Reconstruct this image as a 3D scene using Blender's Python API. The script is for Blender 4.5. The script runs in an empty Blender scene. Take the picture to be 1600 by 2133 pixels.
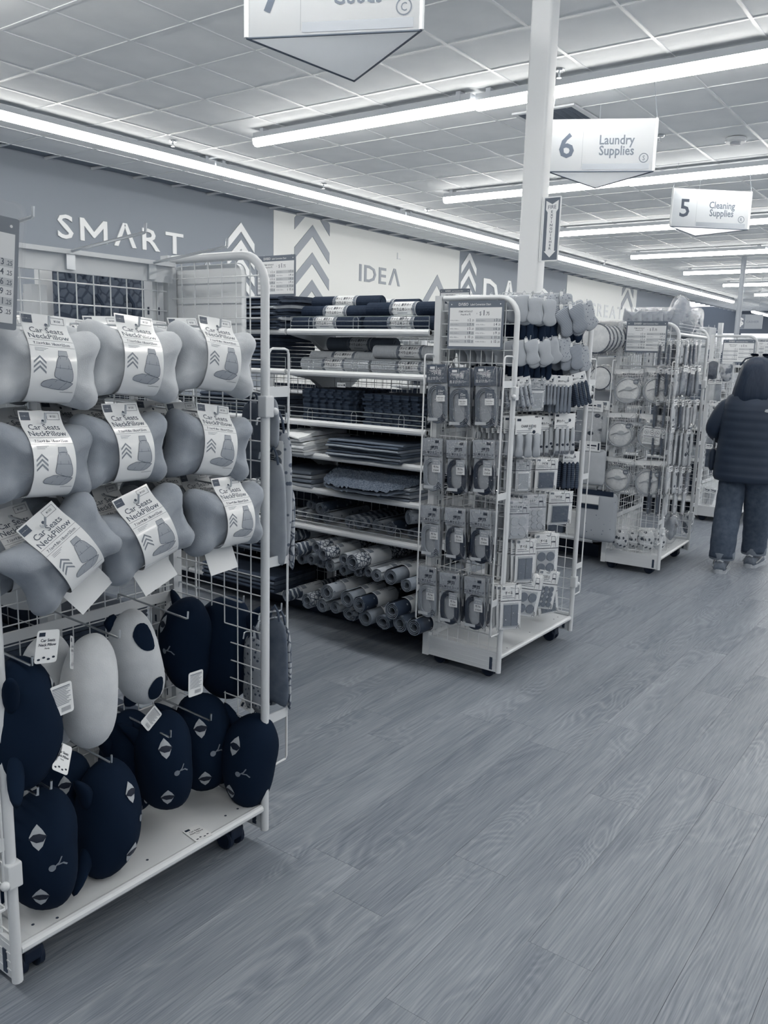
import bpy, bmesh, math, random
from mathutils import Vector, Matrix, noise
random.seed(7)
S = bpy.context.scene
COL = S.collection
R_ = math.radians
# ---------------------------------------------------------------- camera, world, exposure
FPX, YAW, PITCH, ROLL = 1743.5, R_(36.096), R_(10.6005), R_(-1.5722)
CAM = Vector((0, 0, 1.5))
_fw = Vector((math.cos(YAW)*math.cos(PITCH), math.sin(YAW)*math.cos(PITCH), -math.sin(PITCH)))
_rt = Vector((math.sin(YAW), -math.cos(YAW), 0))
_dn = _fw.cross(_rt)
RT = math.cos(ROLL)*_rt + math.sin(ROLL)*_dn
DN = -math.sin(ROLL)*_rt + math.cos(ROLL)*_dn
cd = bpy.data.cameras.new('camera'); cam = bpy.data.objects.new('camera', cd); COL.objects.link(cam)
m3 = Matrix((RT, -DN, -_fw)).transposed()
cam.matrix_world = Matrix.Translation(CAM) @ m3.to_4x4()
cd.sensor_fit = 'VERTICAL'; cd.sensor_height = 36; cd.sensor_width = 36; cd.lens = FPX/2133*36
cd.clip_start = .05; cd.clip_end = 200
S.camera = cam
S.view_settings.view_transform = 'Standard'; S.view_settings.look = 'None'
S.view_settings.exposure = 0.0; S.view_settings.gamma = 1.0; S.view_settings.use_curve_mapping = False
LAMP = 40.0
w = bpy.data.worlds.new('world'); S.world = w; w.use_nodes = True
w.node_tree.nodes['Background'].inputs[0].default_value = (.93, .96, 1, 1)
w.node_tree.nodes['Background'].inputs[1].default_value = 1.3

def at(u, v, ax, val):
    """point of the plane axis=val seen at photo position (u, v)"""
    d = RT*((u-800)/FPX) + DN*((v-1066.5)/FPX) + _fw
    i = 'xyz'.index(ax)
    return CAM + d*((val-CAM[i])/d[i])

# ---------------------------------------------------------------- materials
def lin(c): return c/12.92 if c <= .04045 else ((c+.055)/1.055)**2.4
def tone(t):
    return tuple(lin((a+b*t)/255) for a, b in ((10, 226), (24, 215), (45, 196))) + (1,)
MATS = {}
def mat(name, t=.5, rough=.6, spec=.4, metal=0, var=0, vscale=20, bump=0, bscale=200, sheen=0, stretch=None, emit=None):
    if name in MATS: return MATS[name]
    m = bpy.data.materials.new(name); m.use_nodes = True; MATS[name] = m
    nt = m.node_tree; b = nt.nodes['Principled BSDF']
    b.inputs['Base Color'].default_value = tone(t)
    b.inputs['Roughness'].default_value = rough
    b.inputs['Specular IOR Level'].default_value = spec
    b.inputs['Metallic'].default_value = metal
    if sheen: b.inputs['Sheen Weight'].default_value = sheen; b.inputs['Sheen Roughness'].default_value = .4; b.inputs['Sheen Tint'].default_value = tone(min(1, t+.3))
    if emit:
        b.inputs['Emission Color'].default_value = emit[0]; b.inputs['Emission Strength'].default_value = emit[1]
    if var or bump:
        tc = nt.nodes.new('ShaderNodeTexCoord')
        src = tc.outputs['Object']
        if stretch:
            mp = nt.nodes.new('ShaderNodeMapping'); mp.inputs['Scale'].default_value = stretch
            nt.links.new(src, mp.inputs[0]); src = mp.outputs[0]
    if var:
        n = nt.nodes.new('ShaderNodeTexNoise'); n.inputs['Scale'].default_value = vscale; n.inputs['Detail'].default_value = 4
        nt.links.new(src, n.inputs['Vector'])
        r = nt.nodes.new('ShaderNodeValToRGB')
        r.color_ramp.elements[0].position = .3; r.color_ramp.elements[1].position = .7
        r.color_ramp.elements[0].color = tone(max(0, t-var)); r.color_ramp.elements[1].color = tone(min(1.05, t+var))
        nt.links.new(n.outputs['Fac'], r.inputs[0]); nt.links.new(r.outputs[0], b.inputs['Base Color'])
    if bump:
        n2 = nt.nodes.new('ShaderNodeTexNoise'); n2.inputs['Scale'].default_value = bscale; n2.inputs['Detail'].default_value = 3
        nt.links.new(src, n2.inputs['Vector'])
        bp = nt.nodes.new('ShaderNodeBump'); bp.inputs['Strength'].default_value = bump; bp.inputs['Distance'].default_value = .004
        nt.links.new(n2.outputs['Fac'], bp.inputs['Height']); nt.links.new(bp.outputs[0], b.inputs['Normal'])
    return m
def pattern(name, t0, t1, kind, scale, rough=.6, thr=.5, stretch=(1, 1, 1), bump=0):
    """two-tone printed pattern"""
    if name in MATS: return MATS[name]
    m = mat(name, t0, rough); nt = m.node_tree; b = nt.nodes['Principled BSDF']
    tc = nt.nodes.new('ShaderNodeTexCoord'); mp = nt.nodes.new('ShaderNodeMapping'); mp.inputs['Scale'].default_value = stretch
    nt.links.new(tc.outputs['Object'], mp.inputs[0])
    if kind == 'voronoi':
        n = nt.nodes.new('ShaderNodeTexVoronoi'); n.inputs['Scale'].default_value = scale; o = n.outputs['Distance']
    elif kind == 'cells':
        n = nt.nodes.new('ShaderNodeTexVoronoi'); n.feature = 'DISTANCE_TO_EDGE'; n.inputs['Scale'].default_value = scale; o = n.outputs['Distance']
    elif kind == 'wave':
        n = nt.nodes.new('ShaderNodeTexWave'); n.wave_type = 'BANDS'; n.inputs['Scale'].default_value = scale; n.inputs['Distortion'].default_value = 6; n.inputs['Detail Scale'].default_value = 2; o = n.outputs['Fac']
    elif kind == 'bands':
        n = nt.nodes.new('ShaderNodeTexWave'); n.wave_type = 'BANDS'; n.bands_direction = 'Z'; n.inputs['Scale'].default_value = scale; o = n.outputs['Fac']
    elif kind == 'checker':
        n = nt.nodes.new('ShaderNodeTexChecker'); n.inputs['Scale'].default_value = scale; o = n.outputs['Fac']
    else:
        n = nt.nodes.new('ShaderNodeTexNoise'); n.inputs['Scale'].default_value = scale; o = n.outputs['Fac']
    nt.links.new(mp.outputs[0], n.inputs['Vector'])
    r = nt.nodes.new('ShaderNodeValToRGB'); r.color_ramp.interpolation = 'LINEAR'
    r.color_ramp.elements[0].position = max(0, thr-.04); r.color_ramp.elements[1].position = min(1, thr+.04)
    r.color_ramp.elements[0].color = tone(t0); r.color_ramp.elements[1].color = tone(t1)
    nt.links.new(o, r.inputs[0]); nt.links.new(r.outputs[0], b.inputs['Base Color'])
    if bump:
        bp = nt.nodes.new('ShaderNodeBump'); bp.inputs['Strength'].default_value = bump; bp.inputs['Distance'].default_value = .004
        nt.links.new(o, bp.inputs['Height']); nt.links.new(bp.outputs[0], b.inputs['Normal'])
    return m
def clear(name, gloss=.12, tint=.96, bump=.5, bscale=60):
    """crinkled clear plastic film"""
    if name in MATS: return MATS[name]
    m = bpy.data.materials.new(name); m.use_nodes = True; MATS[name] = m; nt = m.node_tree
    nt.nodes.remove(nt.nodes['Principled BSDF']); out = nt.nodes['Material Output']
    tr = nt.nodes.new('ShaderNodeBsdfTransparent'); tr.inputs[0].default_value = (tint, tint, tint, 1)
    gl = nt.nodes.new('ShaderNodeBsdfGlossy'); gl.inputs['Roughness'].default_value = .12; gl.inputs[0].default_value = (.95, .97, 1, 1)
    mx = nt.nodes.new('ShaderNodeMixShader'); lw = nt.nodes.new('ShaderNodeLayerWeight'); lw.inputs[0].default_value = .25
    ma = nt.nodes.new('ShaderNodeMath'); ma.operation = 'MULTIPLY_ADD'; ma.inputs[1].default_value = .35; ma.inputs[2].default_value = gloss
    tc = nt.nodes.new('ShaderNodeTexCoord'); n = nt.nodes.new('ShaderNodeTexNoise'); n.inputs['Scale'].default_value = bscale; n.inputs['Detail'].default_value = 3; n.inputs['Distortion'].default_value = 1
    bp = nt.nodes.new('ShaderNodeBump'); bp.inputs['Strength'].default_value = bump; bp.inputs['Distance'].default_value = .01
    L = nt.links.new
    L(tc.outputs['Object'], n.inputs['Vector']); L(n.outputs['Fac'], bp.inputs['Height']); L(bp.outputs[0], gl.inputs['Normal']); L(bp.outputs[0], lw.inputs['Normal'])
    L(lw.outputs['Facing'], ma.inputs[0]); L(ma.outputs[0], mx.inputs[0]); L(tr.outputs[0], mx.inputs[1]); L(gl.outputs[0], mx.inputs[2]); L(mx.outputs[0], out.inputs[0])
    return m

# ---------------------------------------------------------------- mesh builder
class MB:
    def __init__(s): s.v = []; s.f = []; s.mi = []; s.M = None
    def add(s, vs, fs, mi=0):
        o = len(s.v)
        s.v += [tuple(s.M @ Vector(p)) if s.M else tuple(p) for p in vs]
        s.f += [tuple(i+o for i in f) for f in fs]; s.mi += [mi]*len(fs)
        return s
    def box(s, x0, x1, y0, y1, z0, z1, mi=0):
        return s.add([(x, y, z) for x in (x0, x1) for y in (y0, y1) for z in (z0, z1)],
                     [(0, 1, 3, 2), (4, 6, 7, 5), (0, 4, 5, 1), (2, 3, 7, 6), (0, 2, 6, 4), (1, 5, 7, 3)], mi)
    def tube(s, path, r, n=6, closed=False, mi=0, caps=True):
        P = [Vector(p) for p in path]; N = len(P); vs = []; fs = []
        up = None
        for i, p in enumerate(P):
            if closed: t = (P[(i+1) % N]-P[i-1])
            else: t = P[min(i+1, N-1)]-P[max(i-1, 0)]
            t.normalize()
            if up is None:
                up = Vector((0, 0, 1)) if abs(t.z) < .9 else Vector((1, 0, 0))
            a = up - t*up.dot(t)
            if a.length < 1e-4: a = t.orthogonal()
            a.normalize(); b = t.cross(a); up = a
            rr = r[i] if isinstance(r, (list, tuple)) else r
            vs += [p + a*(math.cos(2*math.pi*k/n)*rr) + b*(math.sin(2*math.pi*k/n)*rr) for k in range(n)]
        for i in range(N if closed else N-1):
            j = (i+1) % N
            fs += [(i*n+k, i*n+(k+1) % n, j*n+(k+1) % n, j*n+k) for k in range(n)]
        if caps and not closed: fs += [tuple(range(n)), tuple(range((N-1)*n, N*n))]
        return s.add(vs, fs, mi)
    def bar(s, a, b, r, n=6, mi=0): return s.tube([a, b], r, n, mi=mi)
    def lathe(s, prof, n=16, axis='z', mi=0):
        """prof: list of (r, h)"""
        vs = []; fs = []; N = len(prof)
        for r, h in prof:
            for k in range(n):
                c, d = r*math.cos(2*math.pi*k/n), r*math.sin(2*math.pi*k/n)
                vs.append((c, d, h) if axis == 'z' else (h, c, d) if axis == 'x' else (c, h, d))
        for i in range(N-1): fs += [(i*n+k, i*n+(k+1) % n, (i+1)*n+(k+1) % n, (i+1)*n+k) for k in range(n)]
        fs += [tuple(range(n)), tuple(range((N-1)*n, N*n))]
        return s.add(vs, fs, mi)
    def prism(s, poly, h0, h1, plane='xz', mi=0):
        n = len(poly)
        def P(a, b, h): return (a, h, b) if plane == 'xz' else (a, b, h) if plane == 'xy' else (h, a, b)
        vs = [P(a, b, h0) for a, b in poly]+[P(a, b, h1) for a, b in poly]
        fs = [tuple(range(n)), tuple(range(n, 2*n))]+[(i, (i+1) % n, n+(i+1) % n, n+i) for i in range(n)]
        return s.add(vs, fs, mi)
    def cushion(s, out, D, nr=6, p=2.2, dfun=None, y0=0, back=1.0, mi=0, q=.5):
        """soft pad: closed outline in xz, bulging along y"""
        n = len(out); cx = sum(a for a, b in out)/n; cz = sum(b for a, b in out)/n
        vs = []; fs = []
        vs += [(cx, 0, cz)]*2
        f0 = (dfun(cx, cz) if dfun else 1)
        vs[0] = (cx, y0-D*f0, cz); vs[1] = (cx, y0+D*back*f0, cz)
        idx = []
        for k in range(1, nr+1):
            rho = math.sin(k/nr*math.pi/2); d = D*max(0, 1-rho**p)**q
            fr = []; bk = []
            for a, b in out:
                x, z = cx+(a-cx)*rho, cz+(b-cz)*rho; g = d*(dfun(x, z) if dfun else 1)
                if k == nr: fr.append(len(vs)); bk.append(len(vs)); vs.append((x, y0, z))
                else:
                    fr.append(len(vs)); vs.append((x, y0-g, z)); bk.append(len(vs)); vs.append((x, y0+g*back, z))
            idx.append((fr, bk))
        for sd in (0, 1):
            r = idx[0][sd]; fs += [(sd, r[i], r[(i+1) % n]) for i in range(n)]
            for k in range(nr-1):
                a, b = idx[k][sd], idx[k+1][sd]
                fs += [(a[i], a[(i+1) % n], b[(i+1) % n], b[i]) for i in range(n)]
        return s.add(vs, fs, mi)
    def sphere(s, c, r, nu=12, nv=8, sc=(1, 1, 1), mi=0):
        vs = [(c[0], c[1], c[2]+r*sc[2]), (c[0], c[1], c[2]-r*sc[2])]; fs = []
        for j in range(1, nv):
            th = math.pi*j/nv
            for i in range(nu):
                ph = 2*math.pi*i/nu
                vs.append((c[0]+r*sc[0]*math.sin(th)*math.cos(ph), c[1]+r*sc[1]*math.sin(th)*math.sin(ph), c[2]+r*sc[2]*math.cos(th)))
        for i in range(nu):
            fs.append((0, 2+i, 2+(i+1) % nu)); fs.append((1, 2+(nv-2)*nu+(i+1) % nu, 2+(nv-2)*nu+i))
            for j in range(nv-2): fs.append((2+j*nu+i, 2+(j+1)*nu+i, 2+(j+1)*nu+(i+1) % nu, 2+j*nu+(i+1) % nu))
        return s.add(vs, fs, mi)
    def sheet(s, fn, nu, nv, mi=0, thick=0):
        vs = [fn(i/nu, j/nv) for j in range(nv+1) for i in range(nu+1)]
        fs = [(j*(nu+1)+i, j*(nu+1)+i+1, (j+1)*(nu+1)+i+1, (j+1)*(nu+1)+i) for j in range(nv) for i in range(nu)]
        return s.add(vs, fs, mi)
    def mesh(s, name, mats, smooth=0, recalc=True, bevel=0, merge=False):
        me = bpy.data.meshes.new(name); me.from_pydata(s.v, [], s.f)
        mats = mats if isinstance(mats, (list, tuple)) else [mats]
        for m in mats: me.materials.append(m)
        me.polygons.foreach_set('material_index', s.mi)
        if recalc or bevel or merge:
            b = bmesh.new(); b.from_mesh(me)
            if merge: bmesh.ops.remove_doubles(b, verts=b.verts, dist=1e-5)
            if bevel:
                es = [e for e in b.edges if len(e.link_faces) == 2 and e.calc_face_angle(0) > .9]
                bmesh.ops.bevel(b, geom=es, offset=bevel, segments=2, affect='EDGES', profile=.6)
            if recalc or bevel: bmesh.ops.recalc_face_normals(b, faces=b.faces)
            b.to_mesh(me); b.free()
        if smooth:
            me.polygons.foreach_set('use_smooth', [True]*len(me.polygons))
            if smooth < 3: me.set_sharp_from_angle(angle=smooth)
        me.update()
        return me
    def build(s, name, mats, parent=None, loc=None, smooth=0, bevel=0, kind=None, recalc=True):
        return link(name, s.mesh(name, mats, smooth, recalc, bevel), parent, loc, kind)

def link(name, me, parent=None, loc=None, kind=None):
    o = bpy.data.objects.new(name, me); COL.objects.link(o)
    if parent: o.parent = parent
    if loc is not None: o.location = loc
    if kind: o['kind'] = kind
    return o
def thing(name, label, cat, loc=(0, 0, 0), rot=(0, 0, 0), group=None):
    o = bpy.data.objects.new(name, None); COL.objects.link(o); o.empty_display_size = .05
    o.location = loc; o.rotation_euler = rot; o['label'] = label; o['category'] = cat
    if group: o['group'] = group
    return o
def tag(o, label, cat, group=None):
    o['label'] = label; o['category'] = cat
    if group: o['group'] = group
    return o
def dup(root, label, loc=None, rot=None, group=None, scale=None):
    r = root.copy(); COL.objects.link(r)
    if loc is not None: r.location = loc
    if rot is not None: r.rotation_euler = rot
    if scale is not None: r.scale = scale
    r['label'] = label
    if group: r['group'] = group
    for ch in list(root.children):
        c = ch.copy(); COL.objects.link(c); c.parent = r
        for g in list(ch.children):
            d = g.copy(); COL.objects.link(d); d.parent = c
    return r
USED = set()
def place(proto, label, loc, rot=(0, 0, 0), group=None, scale=None):
    """first use moves the proto itself, later uses copy it"""
    if proto.name not in USED:
        USED.add(proto.name); proto.location = loc; proto.rotation_euler = rot; proto['label'] = label
        if group: proto['group'] = group
        if scale is not None: proto.scale = scale
        return proto
    return dup(proto, label, loc, rot, group, scale)

# ---------------------------------------------------------------- lettering
TXT = {}
def text2d(s, bold=0):
    k = (s, bold)
    if k in TXT: return TXT[k]
    c = bpy.data.curves.new('t', 'FONT'); c.body = s; c.size = 1; c.resolution_u = 2; c.offset = bold; c.fill_mode = 'FRONT'
    o = bpy.data.objects.new('t', c); COL.objects.link(o)
    dg = bpy.context.evaluated_depsgraph_get(); me = bpy.data.meshes.new_from_object(o.evaluated_get(dg))
    vs = [(v.co.x, v.co.y) for v in me.vertices]; fs = [tuple(p.vertices) for p in me.polygons]
    bpy.data.objects.remove(o); bpy.data.curves.remove(c); bpy.data.meshes.remove(me)
    TXT[k] = (vs, fs); return TXT[k]
from mathutils.bvhtree import BVHTree
class Decal:
    """marks laid on a curved soft body, found by casting along y"""
    def __init__(s, body, lift=.0016):
        s.t = BVHTree.FromPolygons([tuple(v) for v in body.v], body.f); s.l = lift
    def __call__(s, x, z, l=0):
        h = s.t.ray_cast(Vector((x, -1, z)), Vector((0, 1, 0)))
        return (x, (h[0].y if h[0] else -.01)-s.l-l, z)
    def patch(s, ik, pts, mi=0, rings=3):
        n = len(pts); cx = sum(p[0] for p in pts)/n; cz = sum(p[1] for p in pts)/n; l = ik.lift()
        vs = [s(cx, cz, l)]; fs = [(0, 1+i, 1+(i+1) % n) for i in range(n)]
        for r in range(1, rings+1): vs += [s(cx+(x-cx)*r/rings, cz+(z-cz)*r/rings, l) for x, z in pts]
        for r in range(rings-1): fs += [(1+r*n+i, 1+(r+1)*n+i, 1+(r+1)*n+(i+1) % n, 1+r*n+(i+1) % n) for i in range(n)]
        ik.add(vs, fs, mi)
class Ink(MB):
    """flat print: 2-D marks mapped on a surface by fn(x, y, lift)"""
    def __init__(s, fn): super().__init__(); s.fn = fn; s.n = 0
    def lift(s): s.n += 1; return .0006+.000006*(s.n % 400)
    def shape(s, pts, faces, mi=0):
        l = s.lift(); return s.add([s.fn(x, y, l) for x, y in pts], faces, mi)
    def poly(s, pts, mi=0): return s.shape(pts, [tuple(range(len(pts)))], mi)
    def patch(s, pts, mi=0, rings=5):
        n = len(pts); cx = sum(p[0] for p in pts)/n; cy = sum(p[1] for p in pts)/n
        vs = [(cx, cy)]; fs = [(0, 1+i, 1+(i+1) % n) for i in range(n)]
        for r in range(1, rings+1): vs += [(cx+(x-cx)*r/rings, cy+(y-cy)*r/rings) for x, y in pts]
        for r in range(rings-1): fs += [(1+r*n+i, 1+(r+1)*n+i, 1+(r+1)*n+(i+1) % n, 1+r*n+(i+1) % n) for i in range(n)]
        return s.shape(vs, fs, mi)
    def rect(s, x0, y0, x1, y1, mi=0, nx=1, ny=1):
        p = [(x0+(x1-x0)*i/nx, y0+(y1-y0)*j/ny) for j in range(ny+1) for i in range(nx+1)]
        return s.shape(p, [(j*(nx+1)+i, j*(nx+1)+i+1, (j+1)*(nx+1)+i+1, (j+1)*(nx+1)+i) for j in range(ny) for i in range(nx)], mi)
    def line(s, pts, w, mi=0, closed=False):
        P = list(pts)+([pts[0]] if closed else [])
        for (a, b), (c, d) in zip(P, P[1:]):
            L = math.hypot(c-a, d-b) or 1; nx, ny = -(d-b)/L*w/2, (c-a)/L*w/2; ex, ey = (c-a)/L*w*.4, (d-b)/L*w*.4
            s.poly([(a-ex+nx, b-ey+ny), (a-ex-nx, b-ey-ny), (c+ex-nx, d+ey-ny), (c+ex+nx, d+ey+ny)], mi)
        return s
    def disc(s, x, y, r, mi=0, n=18, ry=None):
        return s.poly([(x+r*math.cos(2*math.pi*k/n), y+(ry or r)*math.sin(2*math.pi*k/n)) for k in range(n)], mi)
    def ring(s, x, y, r, w, mi=0, n=18):
        return s.line([(x+r*math.cos(2*math.pi*k/n), y+r*math.sin(2*math.pi*k/n)) for k in range(n)], w, mi, True)
    def text(s, x, y, t, size, mi=0, al='l', bold=0, sx=1, rot=0):
        vs, fs = text2d(t, bold)
        if not vs: return s
        x0 = min(v[0] for v in vs); x1 = max(v[0] for v in vs)
        off = {'l': -x0, 'c': -(x0+x1)/2, 'r': -x1}[al]
        c, d = math.cos(rot), math.sin(rot)
        p = [((vx+off)*size*sx, vy*size) for vx, vy in vs]
        return s.shape([(x+a*c-b*d, y+a*d+b*c) for a, b in p], fs, mi)
    def chev(s, x, y, w, h, t, mi=0):
        """upward chevron, apex at (x, y)"""
        return s.poly([(x-w, y-h), (x, y), (x+w, y-h), (x+w, y-h-t), (x, y-t), (x-w, y-h-t)], mi)
def flat(y=0, sx=1):      # surface facing -y
    return lambda a, b, l: (a*sx, y-l, b)
def rrect(w, h, r, n=4, cx=0, cz=0):
    pts = []
    for sx, sz, a0 in ((1, 1, 0), (-1, 1, 90), (-1, -1, 180), (1, -1, 270)):
        for k in range(n+1):
            a = R_(a0+90*k/n); pts.append((cx+sx*(w/2-r)+r*math.cos(a), cz+sz*(h/2-r)+r*math.sin(a)))
    return pts
def smoothloop(P, n=4):
    N = len(P); o = []
    for i in range(N):
        p0, p1, p2, p3 = P[i-1], P[i], P[(i+1) % N], P[(i+2) % N]
        for k in range(n):
            t = k/n
            o.append(tuple(.5*(2*p1[j]+(p2[j]-p0[j])*t+(2*p0[j]-5*p1[j]+4*p2[j]-p3[j])*t*t+(3*p1[j]-p0[j]-3*p2[j]+p3[j])*t**3) for j in range(len(p1))))
    return o
def smoothpath(P, n=4):
    o = []; N = len(P)
    for i in range(N-1):
        p0, p1, p2, p3 = P[max(i-1, 0)], P[i], P[i+1], P[min(i+2, N-1)]
        for k in range(n):
            t = k/n
            o.append(tuple(.5*(2*p1[j]+(p2[j]-p0[j])*t+(2*p0[j]-5*p1[j]+4*p2[j]-p3[j])*t*t+(3*p1[j]-p0[j]-3*p2[j]+p3[j])*t**3) for j in range(len(p1))))
    return o+[tuple(P[-1])]
ORD = ['first', 'second', 'third', 'fourth', 'fifth', 'sixth', 'seventh', 'eighth', 'ninth', 'tenth', 'eleventh', 'twelfth', 'thirteenth', 'fourteenth', 'fifteenth', 'sixteenth', 'seventeenth', 'eighteenth', 'nineteenth', 'twentieth']

WHITE = mat('white_enamel', .86, .38, .4)
PAPER = mat('white_paper', .92, .5, .3)
GLOSSY = mat('glossy_white_card', .93, .13, .6)
INK = mat('dark_print', .06, .5)
MID = mat('grey_print', .45, .5)
PALE = mat('pale_grey_print', .72, .5)
CHROME = mat('chrome_wire', .88, .28, .5, metal=1)
STEEL = mat('brushed_steel', .7, .35, .5, metal=.8)
RUBBER = mat('black_rubber', .03, .5, .3)
FILM = clear('clear_film')
# ---------------------------------------------------------------- room shell
def struct(name, mb, m, smooth=0):
    o = mb.build(name, m, smooth=smooth); o['kind'] = 'structure'; return o
CZ = 3.6
XW0, XW1, YW, YR = -4.0, 36.0, 9.2, -9.0
# floor and its planks
floorm = mat('vinyl_wood_floor', .4, .42, .3)
def wood():
    nt = floorm.node_tree; b = nt.nodes['Principled BSDF']; L = nt.links.new
    tc = nt.nodes.new('ShaderNodeTexCoord'); oi = nt.nodes.new('ShaderNodeObjectInfo')
    sc = nt.nodes.new('ShaderNodeVectorMath'); sc.operation = 'SCALE'; sc.inputs[0].default_value = (37, 11, 5)
    L(oi.outputs['Random'], sc.inputs['Scale'])
    ad = nt.nodes.new('ShaderNodeVectorMath'); L(tc.outputs['Object'], ad.inputs[0]); L(sc.outputs[0], ad.inputs[1])
    def nz(scale, st, det, dist=0):
        mp = nt.nodes.new('ShaderNodeMapping'); mp.inputs['Scale'].default_value = st; L(ad.outputs[0], mp.inputs[0])
        n = nt.nodes.new('ShaderNodeTexNoise'); n.inputs['Scale'].default_value = scale; n.inputs['Detail'].default_value = det; n.inputs['Distortion'].default_value = dist
        L(mp.outputs[0], n.inputs['Vector']); return n.outputs['Fac']
    fine = nz(1, (7, 230, 1), 7); broad = nz(1, (1.3, 9, 1), 3, .3); cont = nz(1, (1.9, 6.5, 1), 1.2, .35)
    def mth(op, a, bb):
        m = nt.nodes.new('ShaderNodeMath'); m.operation = op
        for i, q in enumerate((a, bb)):
            if isinstance(q, (int, float)): m.inputs[i].default_value = q
            else: L(q, m.inputs[i])
        return m.outputs[0]
    rings = mth('PINGPONG', mth('MULTIPLY', cont, 34.0), 1.0)
    rings = mth('SUBTRACT', mth('POWER', rings, 1.6), .36)
    msk = nz(1, (1.0, 4, 1), 1)
    msk = mth('MULTIPLY', mth('GREATER_THAN', msk, .5), mth('SUBTRACT', msk, .35))
    v = mth('ADD', mth('MULTIPLY', mth('SUBTRACT', fine, .5), .58), mth('MULTIPLY', mth('SUBTRACT', broad, .5), .36))
    v = mth('ADD', v, mth('MULTIPLY', mth('MULTIPLY', rings, msk), .5))
    v = mth('ADD', v, mth('MULTIPLY', mth('SUBTRACT', oi.outputs['Random'], .5), .07))
    v = mth('ADD', v, .47)
    r = nt.nodes.new('ShaderNodeValToRGB'); e = r.color_ramp.elements
    e[0].position = .14; e[0].color = tone(.23); e[1].position = .86; e[1].color = tone(.66)
    L(v, r.inputs[0]); L(r.outputs[0], b.inputs['Base Color'])
    bp = nt.nodes.new('ShaderNodeBump'); bp.inputs['Strength'].default_value = .12; bp.inputs['Distance'].default_value = .002
    L(fine, bp.inputs['Height']); L(bp.outputs[0], b.inputs['Normal'])
wood()
floor = struct('floor', MB().box(XW0, XW1, YR, YW, -.12, -.004), mat('floor_screed', .36, .7))
PL, PW = 1.22, .178
pm = MB(); x, y = PL/2-.0002, PW/2-.0002
pm.add([(-x, -y, -.001), (x, -y, -.001), (x, y, -.001), (-x, y, -.001), (-x+.0004, -y+.0004, 0), (x-.0004, -y+.0004, 0), (x-.0004, y-.0004, 0), (-x+.0004, y-.0004, 0)],
       [(4, 5, 6, 7), (0, 1, 5, 4), (1, 2, 6, 5), (2, 3, 7, 6), (3, 0, 4, 7)])
plank_me = pm.mesh('plank', floorm)
cells = []
rnd = random.Random(3)
for j in range(int((YR+.2)/PW), int((YW)/PW)):
    off = rnd.random()*PL
    for i in range(-4, 30):
        X, Y = i*PL+off, j*PW+.02
        if XW0+.7 < X < XW1-.7: cells.append((X, Y))
def seen(X, Y):
    d = Vector((X, Y, 0))-CAM; q = d.dot(_fw)
    if q < .3: return 1e9
    u, v = 800+FPX*d.dot(RT)/q, 1066+FPX*d.dot(DN)/q
    if -150 < u < 1750 and v < 2330: return q
    return 1e8
cells.sort(key=lambda c: seen(*c))
for X, Y in cells[:300]:
    o = link('plank', plank_me, floor, (X, Y, 0))
rest = MB()
for X, Y in cells[300:]:
    rest.add([(X-x, Y-y, 0), (X+x, Y-y, 0), (X+x, Y+y, 0), (X-x, Y+y, 0)], [(0, 1, 2, 3)])
rest.build('far_planks', floorm, floor, kind='stuff')

# ceiling: slab, grid of tee bars, tiles
ceil = struct('ceiling', MB().box(XW0, XW1, YR, YW, CZ+.03, CZ+.2), mat('ceiling_slab', .5, .8))
tilem = mat('ceiling_tile', .95, .85, .1, var=.02, vscale=3, bump=.15, bscale=300)
TX0, TY0, TS = 4.627, 7.053, .61
tm = MB(); h = TS/2-.011
tm.add([(-h, -h, .006), (h, -h, .006), (h, h, .006), (-h, h, .006), (-h, -h, .02), (h, -h, .02), (h, h, .02), (-h, h, .02)], [(0, 1, 2, 3), (0, 1, 5, 4), (1, 2, 6, 5), (2, 3, 7, 6), (3, 0, 4, 7)])
tile_me = tm.mesh('ceiling_tile', tilem)
tc_ = []
for i in range(-16, 53):
    for j in range(-27, 4):
        X, Y = TX0+(i+.5)*TS, TY0+(j+.5)*TS
        if XW0 < X-TS/2 and X+TS/2 < XW1 and YR < Y-TS/2 and Y+TS/2 < YW: tc_.append((X, Y))
def seen2(c):
    d = Vector((c[0], c[1], CZ))-CAM; q = d.dot(_fw)
    if q < .3: return 1e9
    u, v = 800+FPX*d.dot(RT)/q, 1066+FPX*d.dot(DN)/q
    return q if -120 < u < 1720 and v > -120 else 1e8
tc_.sort(key=seen2)
for X, Y in tc_[:300]: link('ceiling_tile', tile_me, ceil, (X, Y, CZ))
rest = MB()
for X, Y in tc_[300:]:
    rest.add([(X-h, Y-h, CZ+.006), (X+h, Y-h, CZ+.006), (X+h, Y+h, CZ+.006), (X-h, Y+h, CZ+.006)], [(0, 1, 2, 3)])
rest.build('far_tiles', tilem, ceil, kind='stuff')
tee = MB()
for i in range(-15, 53):
    X = TX0+i*TS
    if XW0 < X < XW1: tee.box(X-.012, X+.012, YR, YW, CZ, CZ+.025)
for j in range(-27, 5):
    Y = TY0+j*TS
    if YR < Y < YW: tee.box(XW0, XW1, Y-.012, Y+.012, CZ+.0005, CZ+.0255)
tee.build('tee_grid', mat('tee_bar_white', .9, .4), ceil)

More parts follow.
